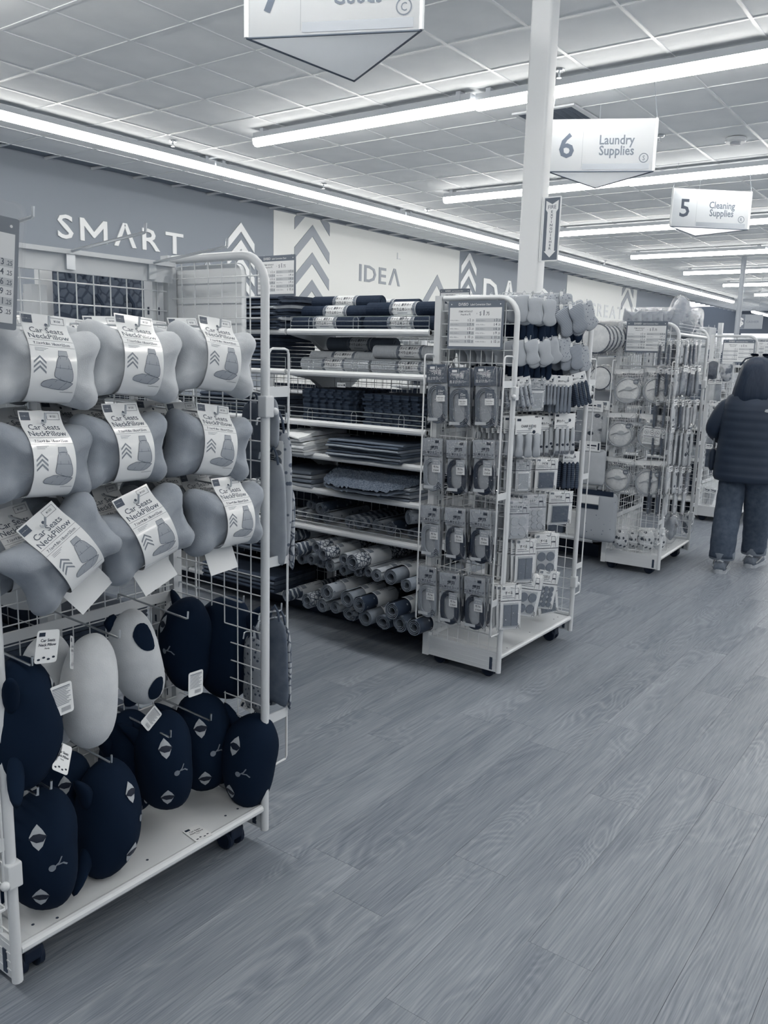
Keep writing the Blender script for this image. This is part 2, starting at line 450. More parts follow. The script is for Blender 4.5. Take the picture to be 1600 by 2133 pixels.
# walls
greyw = mat('grey_wall_paint', .52, .6, .3); whitew = mat('white_wall_paint', .86, .6, .3); whitew.node_tree.nodes['Principled BSDF'].inputs['Base Color'].default_value = (.645, .67, .675, 1)
wl = struct('wall_left', MB().box(XW0, 30.2, YW, YW+.15, 0, CZ+.2), greyw)
def wpart(name, polys, m, d=.012):
    mb = MB()
    for p in polys: mb.prism(p, YW-d, YW+.001)
    return mb.build(name, m, wl)
WP = lambda x0, x1, m: wpart('painted_panel', [[(x0, 0), (x1, 0), (x1, CZ), (x0, CZ)]], m, .008)
WP(9.59, 14.95, whitew); WP(20.12, 25.05, whitew)
def clip(poly, axis, val, keep):
    o = []
    for i, a in enumerate(poly):
        b = poly[(i+1) % len(poly)]; fa = (a[axis]-val)*keep >= 0; fb = (b[axis]-val)*keep >= 0
        if fa: o.append(a)
        if fa != fb:
            t = (val-a[axis])/(b[axis]-a[axis]); o.append((a[0]+(b[0]-a[0])*t, a[1]+(b[1]-a[1])*t))
    return o
def chevrons(xc, hw, drop, th, apexes, m, d, ztop=CZ-.005):
    for a in apexes:
        for sg in (-1, 1):
            p = clip([(xc, a), (xc+sg*hw, a-drop), (xc+sg*hw, a-drop-th), (xc, a-th)], 1, ztop, -1)
            if len(p) > 2: wpart('chevron', [p], m, d)
lw_ = mat('white_sign_letter', .93, .5); lg_ = mat('grey_sign_letter', .55, .5); lp_ = mat('pale_sign_letter', .8, .5)
chevrons(8.91, .27, .27, .125, [3.325, 3.085, 2.845, 2.605], lw_, .014)
chevrons(10.47, .42, .385, .175, [3.94, 3.50, 3.08, 2.66], lg_, .016)
chevrons(15.33, .3, .3, .15, [3.62, 3.3, 2.98, 2.66], lw_, .014)
chevrons(24.3, .45, .4, .2, [3.95, 3.55], lg_, .016)
chevrons(14.15, .55, .6, .2, [3.07], lg_, .016)
M_GLYPH = ([(0, 0), (.11, 0), (.11, .46), (.36, .13), (.40, .13), (.65, .46), (.65, 0), (.76, 0), (.76, .69), (.65, .69), (.38, .31), (.11, .69), (0, .69)], [(0, 1, 2, 11, 12), (2, 3, 10, 11), (3, 4, 10), (4, 5, 9, 10), (5, 6, 7, 8, 9)])
def wall_text(s, x0, x1, z0, hgt, m, y=YW, name='letter'):
    x = x0; n = len(s)
    vs0 = [text2d(c, .012) if c != 'M' else M_GLYPH for c in s]
    ws = [(min(v[0] for v in q[0]), max(v[0] for v in q[0]), max(v[1] for v in q[0])) for q in vs0]
    cap = text2d('H', .012)[0]; ch = max(v[1] for v in cap)
    k = hgt/ch; sw = .8 if n > 1 else 1
    kx = (x1-x0)*sw/sum((b-a)*k for a, b, _ in ws); gap = (x1-x0)*(1-sw)/max(1, n-1)
    for c, (vs, fs), (a, b, t) in zip(s, vs0, ws):
        mb = MB(); N = len(vs)
        P = [(x+(vx-a)*k*kx, z0+vy*k) for vx, vy in vs]
        mb.add([(q[0], y-.016, q[1]) for q in P], fs)
        # side walls along the outline
        cnt = {}
        for f in fs:
            for i in range(len(f)):
                e = (f[i], f[(i+1) % len(f)]); kk = tuple(sorted(e)); cnt[kk] = cnt.get(kk, 0)+1
        for (i, j), q in cnt.items():
            if q == 1: mb.add([(P[i][0], y-.016, P[i][1]), (P[j][0], y-.016, P[j][1]), (P[j][0], y, P[j][1]), (P[i][0], y, P[i][1])], [(0, 1, 2, 3)])
        mb.build(name, m, wl, recalc=False)
        x += (b-a)*k*kx+gap
wall_text('SM\u039bRT', 5.96, 7.84, 2.76, .265, lw_)
wall_text('IDE\u039b', 11.69, 12.9, 2.75, .275, lg_)
wall_text('L', 12.79, 12.90, 3.22, .11, lp_)
wall_text('D\u039bISO', 15.95, 19.2, 2.56, .6, lw_)
wall_text('GREAT', 21.6, 24.0, 2.7, .33, lp_)
struct('wall_right', MB().box(XW0, XW1+.2, YR-.15, YR, 0, CZ+.2), mat('right_wall_paint', .8, .6))
struct('wall_near', MB().box(XW0-.15, XW0, YR-.15, YW+.15, 0, CZ+.2), mat('near_wall_paint', .75, .6))
# far end: recess beyond the left wall, dark band, shop front glass
wf = struct('wall_far', MB().box(30.2, XW1, YW+3, YW+3.15, 0, CZ+.2).box(30.05, 30.2, YW+.15, YW+3.15, 0, CZ+.2).box(XW1, XW1+.2, YR-.15, YW+3.15, 2.75, CZ+.2).box(XW1, XW1+.2, YR-.15, YW+3.15, 0, .5), mat('far_band_paint', .42, .6))
for k in range(8):
    a = YR+k*2.55
    fr = struct('window_%d' % (k+1), MB().box(XW1+.02, XW1+.1, a, a+.08, .5, 2.75).box(XW1+.02, XW1+.1, a+.08, a+2.55, .5, .56), mat('window_frame_grey', .35, .5))
    MB().box(XW1+.05, XW1+.06, a+.08, a+2.55, .56, 2.75).build('glass_pane', clear('window_glass', .05, .97, 0), fr)
struct('trim_1', MB().box(XW0, 30.1, YW-.02, YW, 0, .12), mat('dark_skirting', .25, .5))

# ---------------------------------------------------------------- lights
lampm = mat('lit_diffuser', .9, .4, emit=((1, .96, .895, 1), LAMP))
lamps_ = mat('lit_diffuser_side', .9, .4, emit=((1, .96, .895, 1), LAMP*.3))
housem = mat('light_housing', .75, .5)
def strip_mesh(L):
    """unit along +x, length L"""
    prof = [(-.047, 0), (-.048, -.02), (-.041, -.048), (-.018, -.066), (.018, -.066), (.041, -.048), (.048, -.02), (.047, 0)]
    d = MB(); n = len(prof)
    d.add([(0, a, b) for a, b in prof]+[(L, a, b) for a, b in prof], [(i, (i+1) % n, n+(i+1) % n, n+i) for i in range(n)]+[tuple(range(n)), tuple(range(n, 2*n))])
    d.mi = [1 if i in (0, 1, n-3, n-2, n-1) or i >= n else 0 for i in range(n+2)]
    hmb = MB().box(.005, L-.005, -.0475, .0475, .0005, .05)
    hmb.box(.1, .14, -.05, .05, .0007, .0785).box(L-.14, L-.1, -.05, .05, .0007, .0785)
    return d.mesh('diffuser', [lampm, lamps_]), hmb.mesh('housing', housem)
SM = {}
def strip(x, y, z, L, rz, label, group):
    if L not in SM: SM[L] = strip_mesh(L)
    t = thing('strip_light', label, 'light', (x, y, z), (0, 0, rz), group)
    link('diffuser', SM[L][0], t); link('housing', SM[L][1], t)
ZS = CZ-.08
for k in range(8):
    strip(-.6+k*3.7, 7.45, ZS, 3.69, 0, '%s strip light of the long run beside the lettered wall' % ORD[k], 'long light run beside the wall')
for r, X in enumerate((-.72, 2.75, 6.18, 9.6, 12.96, 16.34, 19.63, 22.9, 26.2, 29.5)):  # first row, behind the camera, is unseen and added for its light
    yy = 6.16
    for k in range(6):
        off = .045 if k % 2 else 0
        if yy-2.44 < YR: break
        strip(X+off, yy, ZS, 2.43, -math.pi/2, '%s strip light out from the wall in the %s cross-aisle row' % (ORD[k], ORD[r]), 'cross-aisle light rows')
        yy -= 2.44
t = thing('strip_light', 'short strip light in the recess past the end of the lettered wall', 'light', (30.6, 7.2, 3.3), (0, 0, 0), 'cross-aisle light rows')
link('diffuser', SM[2.43][0], t); link('housing', SM[2.43][1], t)

# ---------------------------------------------------------------- ceiling fittings
sp = None
for i, (u, v) in enumerate(((360, 302), (674, 390), (890, 442), (1260, 548), (1333, 569), (1165, 158), (1375, 292))):
    p = at(u, v, 'z', CZ-.04)
    if sp is None:
        sp = thing('fire_sprinkler', '', 'sprinkler')
        MB().lathe([(.001, .04), (.04, .04), (.035, .028), (.012, .026)], 12).build('escutcheon', CHROME, sp, smooth=.6)
        MB().lathe([(.008, .028), (.008, .0), (.003, -.002)], 8).bar((.012, 0, .02), (.004, 0, -.012), .002).bar((-.012, 0, .02), (-.004, 0, -.012), .002).lathe([(.001, -.012), (.018, -.013), (.018, -.016), (.001, -.016)], 10).build('deflector', CHROME, sp)
    place(sp, 'chrome ceiling sprinkler, %s along the lights by the wall' % ORD[i] if i < 5 else ('chrome ceiling sprinkler just right of the column' if i == 5 else 'chrome ceiling sprinkler above the numeral 6 sign wire'), p, group='ceiling sprinklers')
p = at(1533, 290, 'z', CZ-.01)
sd = thing('smoke_detector', 'round white smoke detector on the ceiling right of the numeral 6 sign', 'detector', p)
MB().lathe([(.09, .01), (.095, -.02), (.085, -.032), (.001, -.034)], 20).build('housing', WHITE, sd, smooth=.7)
MB().lathe([(.05, -.03), (.045, -.048), (.001, -.05)], 16).build('sensor_cap', PALE, sd, smooth=.7)
p = at(1160, 244, 'z', CZ-.006)
vt = thing('ceiling_vent', 'square louvred air vent in the ceiling behind the column top', 'vent', (p.x, p.y, CZ-.006))
MB().box(-.29, .29, -.29, -.25, -.01, .006).box(-.29, .29, .25, .29, -.01, .006).box(-.29, -.25, -.25, .25, -.01, .006).box(.25, .29, -.25, .25, -.01, .006).build('frame', WHITE, vt)
for k in range(8):
    MB().add([(-.25, -.24+k*.064, .004), (.25, -.24+k*.064, .004), (.25, -.2+k*.064, -.01), (-.25, -.2+k*.064, -.01)], [(0, 1, 2, 3)]).build('louvre', mat('vent_grey', .35, .5), vt)

# ---------------------------------------------------------------- column with its sign
cx0, cy0, wx, wy = 4.45, 2.22, .10, .13
cp = rrect(wx, wy, .018, 4, cx0+wx/2, cy0+wy/2)
col = MB(); n = len(cp)
col.prism(cp, 0, CZ, 'xy')
c_o = col.build('column', mat('white_column_paint', .9, .45), smooth=.5)
tag(c_o, 'white square steel column rising behind the sock rack to the ceiling', 'column')
fs = thing('fire_sign', 'narrow projecting fire extinguisher arrow sign fixed to the white column', 'sign', (cx0+.01, cy0-.008, at(1130, 478, 'x', cx0).z))
H = .172
MB().prism(rrect(.104, .345, .008, 3, -.058, 0), -.003, .003, 'xz').build('panel', PAPER, fs).rotation_euler = (0, 0, R_(90))
MB().box(-.006, .02, -.002, .004, -H, H).build('mounting_flange', PAPER, fs)
dk = mat('dark_sign_print', .38, .45)
ik = Ink(lambda a, b, l: (-.003-l, -.058-a, b))
ik.rect(-.046, -.166, .046, .166, 0)
ik.poly([(-.037, .152), (0, .132), (.037, .152), (.037, .105), (.026, .09), (.026, -.118), (.036, -.118), (0, -.152), (-.036, -.118), (-.026, -.118), (-.026, .09), (-.037, .105)], 1)
ik.text(0, .108, 'FIRE', .028, 0, 'c', .012)
for k, c in enumerate('EXTINGUISHER'): ik.text(0, .086-k*.0178, c, .018, 0, 'c', .03, 1.25)
ik.build('lettering', [dk, PAPER], fs, recalc=False)
for k in (-1, 1): MB().lathe([(.001, -.003), (.005, -.003), (.005, .001)], 8, 'y').build('screw', STEEL, fs, (.008, 0, k*.15))

# ---------------------------------------------------------------- hanging aisle signs (three-sided)
SIGN_M = mat('white_sign_board', .86, .35, .4)
_nt = SIGN_M.node_tree; _tl = _nt.nodes.new('ShaderNodeBsdfTranslucent'); _tl.inputs[0].default_value = tone(.8); _mx = _nt.nodes.new('ShaderNodeMixShader'); _mx.inputs[0].default_value = .5
_nt.links.new(_nt.nodes['Principled BSDF'].outputs[0], _mx.inputs[1]); _nt.links.new(_tl.outputs[0], _mx.inputs[2]); _nt.links.new(_mx.outputs[0], _nt.nodes['Material Output'].inputs[0])
SIGN_U = SIGN_M.copy(); SIGN_U.name = 'translucent_sign_base'
for _n in SIGN_U.node_tree.nodes:
    if _n.type == 'MIX_SHADER': _n.inputs[0].default_value = .9
    if _n.type == 'BSDF_TRANSLUCENT': _n.inputs[0].default_value = (.97, .98, 1, 1)
SIGN_B = mat('sign_band_grey', .62, .5); SIGN_I = mat('sign_numeral_grey', .3, .5); SIGN_T = mat('sign_text_grey', .36, .5)
def hang_sign(num, lines, code, pa, pb, pc, zb, Hs, label, wires):
    """pa->pb is the lower edge of the face turned to the aisle, pc the rear corner"""
    A, B, Cc = (Vector((p[0], p[1], zb)) for p in (pa, pb, pc))
    t = thing('aisle_sign', label, 'sign', A)
    b, c = B-A, Cc-A; up = Vector((0, 0, Hs))
    MB().add([(0, 0, 0), b, c], [(0, 1, 2)]).build('bottom_panel', SIGN_U, t)
    for q0, q1 in ((Vector(), b), (b, c), (c, Vector())):
        MB().tube([q0-Vector((0, 0, .003)), q1-Vector((0, 0, .003))], .005, 6).build('edge_trim', SIGN_I, t)
        e = (q1-q0).normalized(); nrm = Vector((e.y, -e.x, 0)); i0, i1 = q0+e*.012, q1-e*.012
        vs = [i0, i1, i1+up, i0+up]
        MB().add(vs, [(0, 1, 2, 3)]).build('face_panel', SIGN_M, t)
    for q in (Vector(), b, c):
        MB().bar(q, q+up, .012, 8).build('corner_strip', mat('clear_corner_strip', .88, .25, .6), t)
    e = b.normalized(); nrm = Vector((e.y, -e.x, 0)); W = b.length
    if nrm.dot(CAM-A) < 0: nrm = -nrm
    ik = Ink(lambda x, z, l: tuple(e*x+nrm*(l+.001)+Vector((0, 0, z))))
    ik.rect(W*.315, .02, W*.318, Hs-.01, 0); ik.rect(W*.325, .012, W*.955, .055, 0)
    ik.text(W*.165, Hs*.27, num, Hs*.66, 1, 'c', .015)
    for k, s_ in enumerate(lines): ik.text(W*.64, Hs*(.515-.205*k), s_, Hs*.255, 2, 'c', .018, .84)
    ik.ring(W*.9, Hs*.25, Hs*.085, .006, 2, 24); ik.text(W*.9, Hs*.205, code, Hs*.13, 2, 'c', .01, .85)
    ik.build('lettering', [SIGN_B, SIGN_I, SIGN_T], t, recalc=False)
    for q in (Vector(), b, c):
        z1 = CZ-zb
        MB().bar(q+up*.97, (q*.9+(b+c)*.03)*1.0+Vector((0, 0, z1)), .0022, 4).build('hanging_wire', STEEL, t)
hang_sign('7', ['Car', 'Goods'], 'C', at(514, 79, 'z', 2.95), at(878, 62, 'z', 2.95), at(738, 168, 'z', 2.95), 2.95, .40, 'large white three-sided aisle sign 7 cut off by the top of the picture', 1)
p = at(1361, 356, 'z', 2.95); q = at(1148, 357, 'z', 2.95); e_ = (q-p)
hang_sign('6', ['Laundry', 'Supplies'], 'S', p+e_*1.03, p, at(1240, 391, 'z', 2.95), 2.95, .38, 'white three-sided aisle sign 6 for laundry hanging right of the column', 1)
hang_sign('5', ['Cleaning', 'Supplies'], 'R', at(1396, 471, 'z', 2.95), at(1558, 478, 'z', 2.95), at(1448, 491, 'z', 2.95), 2.95, .39, 'smaller white three-sided aisle sign 5 for cleaning at the right edge', 1)
# far cashier sign and its pole
p = at(1561, 670, 'x', 22)
fsn = thing('till_sign', 'small grey dollar sign board hanging far away near the shop windows', 'sign', p)
MB().box(-.02, .02, -.3, .3, -.17, .17).build('panel', mat('far_sign_grey', .62, .5), fsn)
ik = Ink(lambda a, b, l: (-.02-l, -a, b)); ik.rect(-.28, -.16, -.1, .16, 0); ik.text(-.19, -.09, '$', .26, 1, 'c', .02); ik.text(.08, -.03, 'CASHIER', .075, 0, 'c', .01)
ik.build('lettering', [MID, PAPER], fsn, recalc=False)
MB().bar((0, -.2, .17), (0, -.2, CZ-p.z), .004, 4).bar((0, .2, .17), (0, .2, CZ-p.z), .004, 4).build('hanging_wire', STEEL, fsn)
p = at(1540, 640, 'x', 18)
po = MB().lathe([(.05, 0), (.05, CZ)], 12).build('pole', mat('grey_pole', .6, .4), None, (p.x, p.y, 0), smooth=.6)
tag(po, 'slim round grey pole standing far behind the shopper', 'pole')
# ---------------------------------------------------------------- end-of-aisle wire racks
ENAMEL = mat('rack_enamel', .84, .35, .45)
WIRE = mat('white_wire', .88, .35, .45)
def caster_parts(parent, x, y, z=.0, r=.034):
    c = MB().box(x-.012, x+.012, y-.02, y+.02, z+.062, z+.1).build('caster', STEEL, parent)
    MB().box(x-.026, x+.026, y-.03, y+.018, z+.034, z+.072).build('caster_hood', RUBBER, c, bevel=.008)
    for sx in (-1, 1):
        MB().lathe([(.001, x+sx*.012), (r*.8, x+sx*.012), (r, x+sx*.015), (r, x+sx*.028), (r*.82, x+sx*.032), (r*.6, x+sx*.030), (.001, x+sx*.030)], 16, 'x').build('wheel', RUBBER, c, (0, y+.004, z+r), smooth=.7)
def hook(parent, p, L, d=(0, -1, 0), tip=.022, r=.0028, plate=False, drop=.01):
    """chrome peg from p along d with an upturned end"""
    p = Vector(p); d = Vector(d); e = p+d*L-Vector((0, 0, drop))
    mb = MB().tube([p-Vector((0, 0, .018)), p+d*.004, p+d*.012+Vector((0, 0, .001)), e-d*.008, e-d*.002+Vector((0, 0, .002)), e+Vector((0, 0, tip))], r, 6)
    o = mb.build('hook', CHROME, parent, smooth=.8)
    if plate:
        s = Vector((-d.y, d.x, 0))*.013
        q = p+d*.006
        MB().add([q+s+Vector((0, 0, -.045)), q-s+Vector((0, 0, -.045)), q-s+Vector((0, 0, .006)), q+s+Vector((0, 0, .006))]+[k+d*.01 for k in (q+s+Vector((0, 0, -.045)), q-s+Vector((0, 0, -.045)), q-s+Vector((0, 0, .006)), q+s+Vector((0, 0, .006)))], [(0, 1, 2, 3), (4, 5, 6, 7), (0, 1, 5, 4), (1, 2, 6, 5), (2, 3, 7, 6), (3, 0, 4, 7)]).build('hook_clip', CHROME, o)
    return o
def side_frame(t, x, D, zt, W):
    P = [(x, 0, .05), (x, 0, zt-.085)]
    P += [(x, .085-.085*math.cos(R_(a)), zt-.085+.085*math.sin(R_(a))) for a in (15, 30, 45, 60, 75, 90)]
    P += [(x, D-.03, zt)]
    f = MB().tube(P, .0125, 10).build('side_frame', ENAMEL, t, smooth=.9)
    MB().box(x-.016, x+.016, D-.025, D+.008, .05, zt+.012).build('back_upright', ENAMEL, f)
    up = MB()
    ix = x+(.05 if x < W/2 else -.05)
    up.box(ix-.02, ix+.02, D-.02, D+.02, .12, zt-.02)
    up.build('slotted_upright', ENAMEL, f)
    sl = MB(); 
    for k in range(int((zt-.3)/.05)):
        z = .2+k*.05
        sl.box(ix-.021, ix+.021, D-.004, D+.004, z, z+.022).box(ix-.004, ix+.004, D-.021, D+.021, z, z+.022)
    sl.build('slots', mat('slot_dark', .15, .7), f, kind='stuff')
    g = MB()
    z = .11
    while z < zt-.02:
        g.bar((x, .005, z), (x, D-.02, z), .0021, 5); z += .057
    k = 0
    for k in range(1, 7): g.bar((x, k*D/7.2, .1), (x, k*D/7.2, zt-.01), .0021, 5)
    g.build('side_grid', WIRE, t)
    kp = MB().box(x-.006, x+.006, .004, D-.004, .052, .15)
    for zz in (.07, .092, .114, .136): kp.box(x-.0075, x+.0075, .01, D-.03, zz, zz+.004)
    kp.build('kick_panel', ENAMEL, t)
    MB().box(x-.0085, x+.0085, .03, .045, .06, .12).build('kick_slot', mat('slot_dark', .15, .7), t)
def guard(t, x, y, out, z0=.247, z1=1.51):
    g = MB().tube([(x+out*.016, y, z1-.012), (x+out*.022, y, z1-.003), (x+out*.03, y, z1), (x+out*.08, y, z1), (x+out*.092, y, z1-.004), (x+out*.096, y, z1-.015), (x+out*.096, y, z0+.012), (x+out*.09, y, z0+.002), (x+out*.02, y, z0)], .0036, 6).bar((x+out*.016, y, z0), (x+out*.016, y, z1-.01), .003, 6)
    o = g.build('guard_loop', WIRE, t, smooth=.9)
    for z in (z1-.135, z1-.63, z1-1.12): MB().box(min(x+out*.012, x+out*.096), max(x+out*.012, x+out*.096), y-.002, y+.002, z, z+.03).build('guard_plate', ENAMEL, o)
    for z in (z1-.17, z0+.07):
        MB().box(x-.017, x+.017, y-.02, y+.012, z-.02, z+.04).build('clamp', ENAMEL, o, bevel=.004)
        MB().sphere((x+out*.024, y-.016, z-.004), .011, 10, 7).build('clamp_knob', ENAMEL, o, smooth=3)
def make_rack(label, x0, y0, W=.81, D=.41, zt=1.762, rz=0, rail=True):
    t = thing('wire_rack', label, 'display rack', (x0, y0, 0), (0, 0, rz))
    for x in (0, W): side_frame(t, x, D, zt, W)
    g = MB(); z = .2
    while z < zt-.06:
        g.bar((.02, D-.022, z), (W-.02, D-.022, z), .002, 5); z += .0565
    for k in range(1, 15): g.bar((k*W/15, D-.0225, .16), (k*W/15, D-.0225, zt-.05), .002, 5)
    g.build('back_grid', WIRE, t)
    for z in (.72, .36): MB().box(.02, W-.02, D-.034, D-.026, z, z+.03).build('crossbar', ENAMEL, t)
    b = MB().box(.012, W-.012, 0.004, D-.01, .122, .134)
    b.tube([(.012, .004, .124), (W-.012, .004, .124)], .0125, 10)
    b.box(.012, W-.012, .03, .036, .09, .122)
    b.build('base_shelf', ENAMEL, t, smooth=.6)
    MB().box(.02, W-.02, D-.012, D-.004, .06, .34).build('low_back_panel', ENAMEL, t)
    for k in (.07, .12, W/2, W-.12, W-.07): MB().lathe([(.004, .1342), (.004, .1345), (.001, .1346)], 8).build('screw_hole', mat('slot_dark', .15, .7), t, (k, .045 if k != .12 else .022, 0))
    for x in (.07, W-.07):
        for y in (.075, D-.06): caster_parts(t, x, y)
    for x, o in ((0, -1), (W, 1)):
        for y in (0, D): guard(t, x, y, o)
    if rail:
        MB().box(.02, W-.02, D-.05, D-.038, zt-.07, zt-.022).box(.02, W-.02, D-.066, D-.034, zt-.024, zt-.012).build('top_rail', ENAMEL, t)
    return t
R1 = make_rack('near white wire rack at the left edge hung with neck pillows and cat cushions', .895, 1.668, W=.812)
R2 = make_rack('middle white wire rack with cord packs on its side and socks in front', 3.338, 1.746)
R3 = make_rack('white wire rack with round clear net packs on its side, left of the shopper', 5.842, 1.829, rz=R_(2.6))
R4 = make_rack('farthest white wire rack half hidden behind the shopper', 8.3, 1.88, rail=False)

# ---------------------------------------------------------------- price conversion boards
ROWS = [('\u00a5105m \u00a5168m', '$', '2', '.25', '\u00a5200m \u00a5220m', '3'), ('\u00a5250m \u00a5278m', '$', '3', '.75', '\u00a5300m \u00a5330m', '4'), ('\u00a5400m \u00a5440m', '$', '5', '.25', '\u00a5500m \u00a5550m', '6'),
        ('\u00a5600m \u00a5660m', '$', '8', '.25', '\u00a5700m \u00a5770m', '9'), ('\u00a5800m \u00a5880m', '$', '10', '.25', '\u00a5900m \u00a5990m', '11'), ('\u00a51000m \u00a51100m', '$', '12', '.25', '\u00a51200m \u00a51320m', '15')]
BOARD = mat('chart_board_grey', .4, .45); CHW = mat('chart_paper', .93, .4); CHB = mat('chart_band', .78, .5); CHI = mat('chart_ink', .22, .5); CHT = mat('chart_small_print', .5, .5)
W_, H_ = .282, .212
ch_b = MB().prism(rrect(W_, H_, .004, 2), -.003, .003).mesh('board', BOARD)
ik = Ink(flat(-.003))
ik.rect(-W_/2+.008, -H_/2+.012, W_/2-.008, H_/2-.03, 0)
ik.text(-.088, H_/2-.0215, 'D\u039bISO', .0175, 0, 'l', .02); ik.text(-.027, H_/2-.021, 'Label Conversion Chart', .0125, 0, 'l', .012, .86)
ik.disc(-.125, H_/2-.016, .003, 0, 8); ik.disc(.125, H_/2-.016, .003, 0, 8)
ik.text(-.05, .055, 'ITEMS WITHOUT', .0105, 2, 'c', .02, .9); ik.text(-.05, .042, 'Price \u00a5 or \u5186', .0105, 2, 'c', .02, .9); ik.text(.005, .047, '\u00bb', .013, 3)
ik.text(.022, .042, '$', .024, 2, 'l', 0, .8); ik.text(.042, .042, '1', .031, 2, 'l', .03, .8); ik.text(.053, .042, '.75', .021, 2, 'l', .01, .8)
for k, (a, _, b, c, d, e) in enumerate(ROWS):
    zz = .016-k*.0185
    ik.rect(-.131 if k % 2 else .004, zz-.004, -.003 if k % 2 else .131, zz+.0125, 1)
    ik.text(-.129, zz+.001, a+' \u00bb', .0082, 3, 'l', .005, .85); ik.text(.006, zz+.001, d+' \u00bb', .0082, 3, 'l', .005, .85)
    for x, n, c2 in ((-.005, b, c), (.129, e, '.25')):
        ik.text(x, zz, c2, .0125, 2, 'r', .012, .85)
        ik.text(x-.0165, zz, n, .0168, 2, 'r', .02, .85); ik.text(x-.0172-.0105*len(n), zz, '$', .014, 2, 'r', 0, .8)
ch_i = ik.mesh('lettering', [CHW, CHB, CHI, CHT], recalc=False)
def chart(label, loc, rot, sleeve=False, stem=None):
    t = thing('price_chart', label, 'sign', loc, rot)
    link('board', ch_b, t); link('lettering', ch_i, t)
    if sleeve:
        MB().prism(rrect(W_+.024, H_+.045, .02, 5, 0, .008), -.0065, -.0055).prism(rrect(W_+.024, H_+.045, .02, 5, 0, .008), .0055, .0065).build('clear_sleeve', clear('clear_acrylic', .04, .97, 0), t)
    if stem is not None: MB().bar((0, .006, H_/2-.03), (0, .006, stem-loc[2]), .004, 8).lathe([(.001, stem-loc[2]), (.03, stem-loc[2]), (.03, stem-loc[2]+.004), (.001, stem-loc[2]+.004)], 12).build('stem', WIRE, t)
    for k in (-1, 1): MB().tube([(k*.1, .002, H_/2-.008), (k*.1, .012, H_/2+.004), (k*.1, .02, H_/2-.004)], .0015, 5).build('hanger', STEEL, t)
    return t
RW = R_(-90)      # turned to face -x
p = at(990, 677, 'x', 3.318)
chart('price conversion chart on the side of the middle rack above the cord packs', p, (0, 0, RW))
p = at(1346, 702, 'x', 5.82)
chart('price conversion chart on the rack with the round net packs', p, (0, 0, RW+R_(2.6)))
p = at(1538, 732, 'x', 8.28)
chart('price conversion chart partly behind the head of the shopper', p, (0, 0, RW))
a = at(575, 576, 'x', 4.55)
chart('price conversion chart standing above the dark mats, before the lettered wall', at(575, 575, 'x', 3.38), (0, 0, RW), stem=1.6195)
chart('price conversion chart showing only its top above the middle rack', at(947, 630, 'x', 5.92), (0, 0, RW), stem=1.4125)
chart('price conversion chart beyond the shopper at the right edge', at(1592, 727, 'x', 9.6), (0, 0, RW), stem=0.0)
p1 = at(36, 540, 'y', 1.6)
chart('close price conversion chart in a clear sleeve cut by the left edge', p1+Vector((-.148, 0, -.02)), (0, R_(5), R_(-4)), True)

# ---------------------------------------------------------------- neck pillows
PILL_L = mat('light_grey_plush', .77, .9, .1, var=.03, vscale=25, sheen=.3, bump=.25, bscale=500)
PILL_D = mat('mid_grey_plush', .58, .9, .1, var=.03, vscale=25, sheen=.3, bump=.25, bscale=500)
def bone(W, H, wob, n=44):
    P = []
    for k in range(n):
        a = 2*math.pi*k/n; c, s = math.cos(a), math.sin(a)
        x = W/2*(abs(c)**.5)*(1 if c > 0 else -1)*(1-.2*math.exp(-(s/.42)**2))
        z = H/2*(abs(s)**.62)*(1 if s > 0 else -1)
        z *= .74+.34*min(1, abs(x)/(W*.36))**1.7
        P.append((x*(1+wob*math.sin(3*a+wob*90)), z*(1+wob*math.cos(2*a))))
    return P
LAB = [(-.006, .132), (-.012, .112), (-.024, .09), (-.046, .066), (-.061, .038), (-.068, .006), (-.068, -.03), (-.060, -.06), (-.048, -.082), (-.032, -.094), (-.012, -.098)]
LABS = smoothpath(LAB, 6)
_acc = [0]
for a, b in zip(LABS, LABS[1:]): _acc.append(_acc[-1]+math.hypot(a[0]-b[0], a[1]-b[1]))
LTOT = _acc[-1]
def lab_fn(W, top=0.0):
    def f(x, s, l):
        """s = distance down from the upper edge (positive downwards given as -s)"""
        s = min(max(-s, 0), LTOT-1e-6); i = 0
        while i < len(_acc)-2 and _acc[i+1] < s: i += 1
        t = (s-_acc[i])/(_acc[i+1]-_acc[i]); a, b = LABS[i], LABS[i+1]
        y, z = a[0]+(b[0]-a[0])*t, a[1]+(b[1]-a[1])*t
        ty, tz = b[0]-a[0], b[1]-a[1]; L = math.hypot(ty, tz) or 1
        return (x, y+tz/L*l, z-ty/L*l)
    return f
LW = .122
f_ = lab_fn(LW)
lab = MB()
def lab_w(s): return LW/2
lab.sheet(lambda u, v: f_((u-.5)*LW, -v*LTOT, 0), 4, 40); lab.sheet(lambda u, v: f_((u-.5)*LW, -v*LTOT, -.0012), 4, 40)
lab_me = lab.mesh('label_sleeve', GLOSSY, smooth=3)
ik = Ink(f_)
ik.rect(-.058, -.026, -.031, -.004, 0, 2, 4); ik.text(-.0445, -.016, 'D\u039bISO', .0065, 3, 'c', .02)
ik.line([(.018, -.006), (.054, -.006), (.054, -.024), (.018, -.024)], .001, 0, True); ik.text(.036, -.018, '\u00a5150', .0085, 0, 'c', .01)
ik.disc(.004, -.028, .0045, 0, 10)
ik.text(0, -.054, 'Car Seats', .0235, 1, 'c', .006); ik.text(0, -.075, 'NeckPillow', .0235, 1, 'c', .006)
ik.rect(-.06, -.0805, .06, -.0798, 1); ik.text(0, -.094, '7.1in\u00d79.8in 18cm\u00d725cm', .0108, 1, 'c', .01, .92); ik.rect(-.06, -.0985, .06, -.0978, 1)
for k in range(3): ik.rect(-.048, -.1045-k*.0035, -.048+.035-.006*k, -.1035-k*.0035, 2)
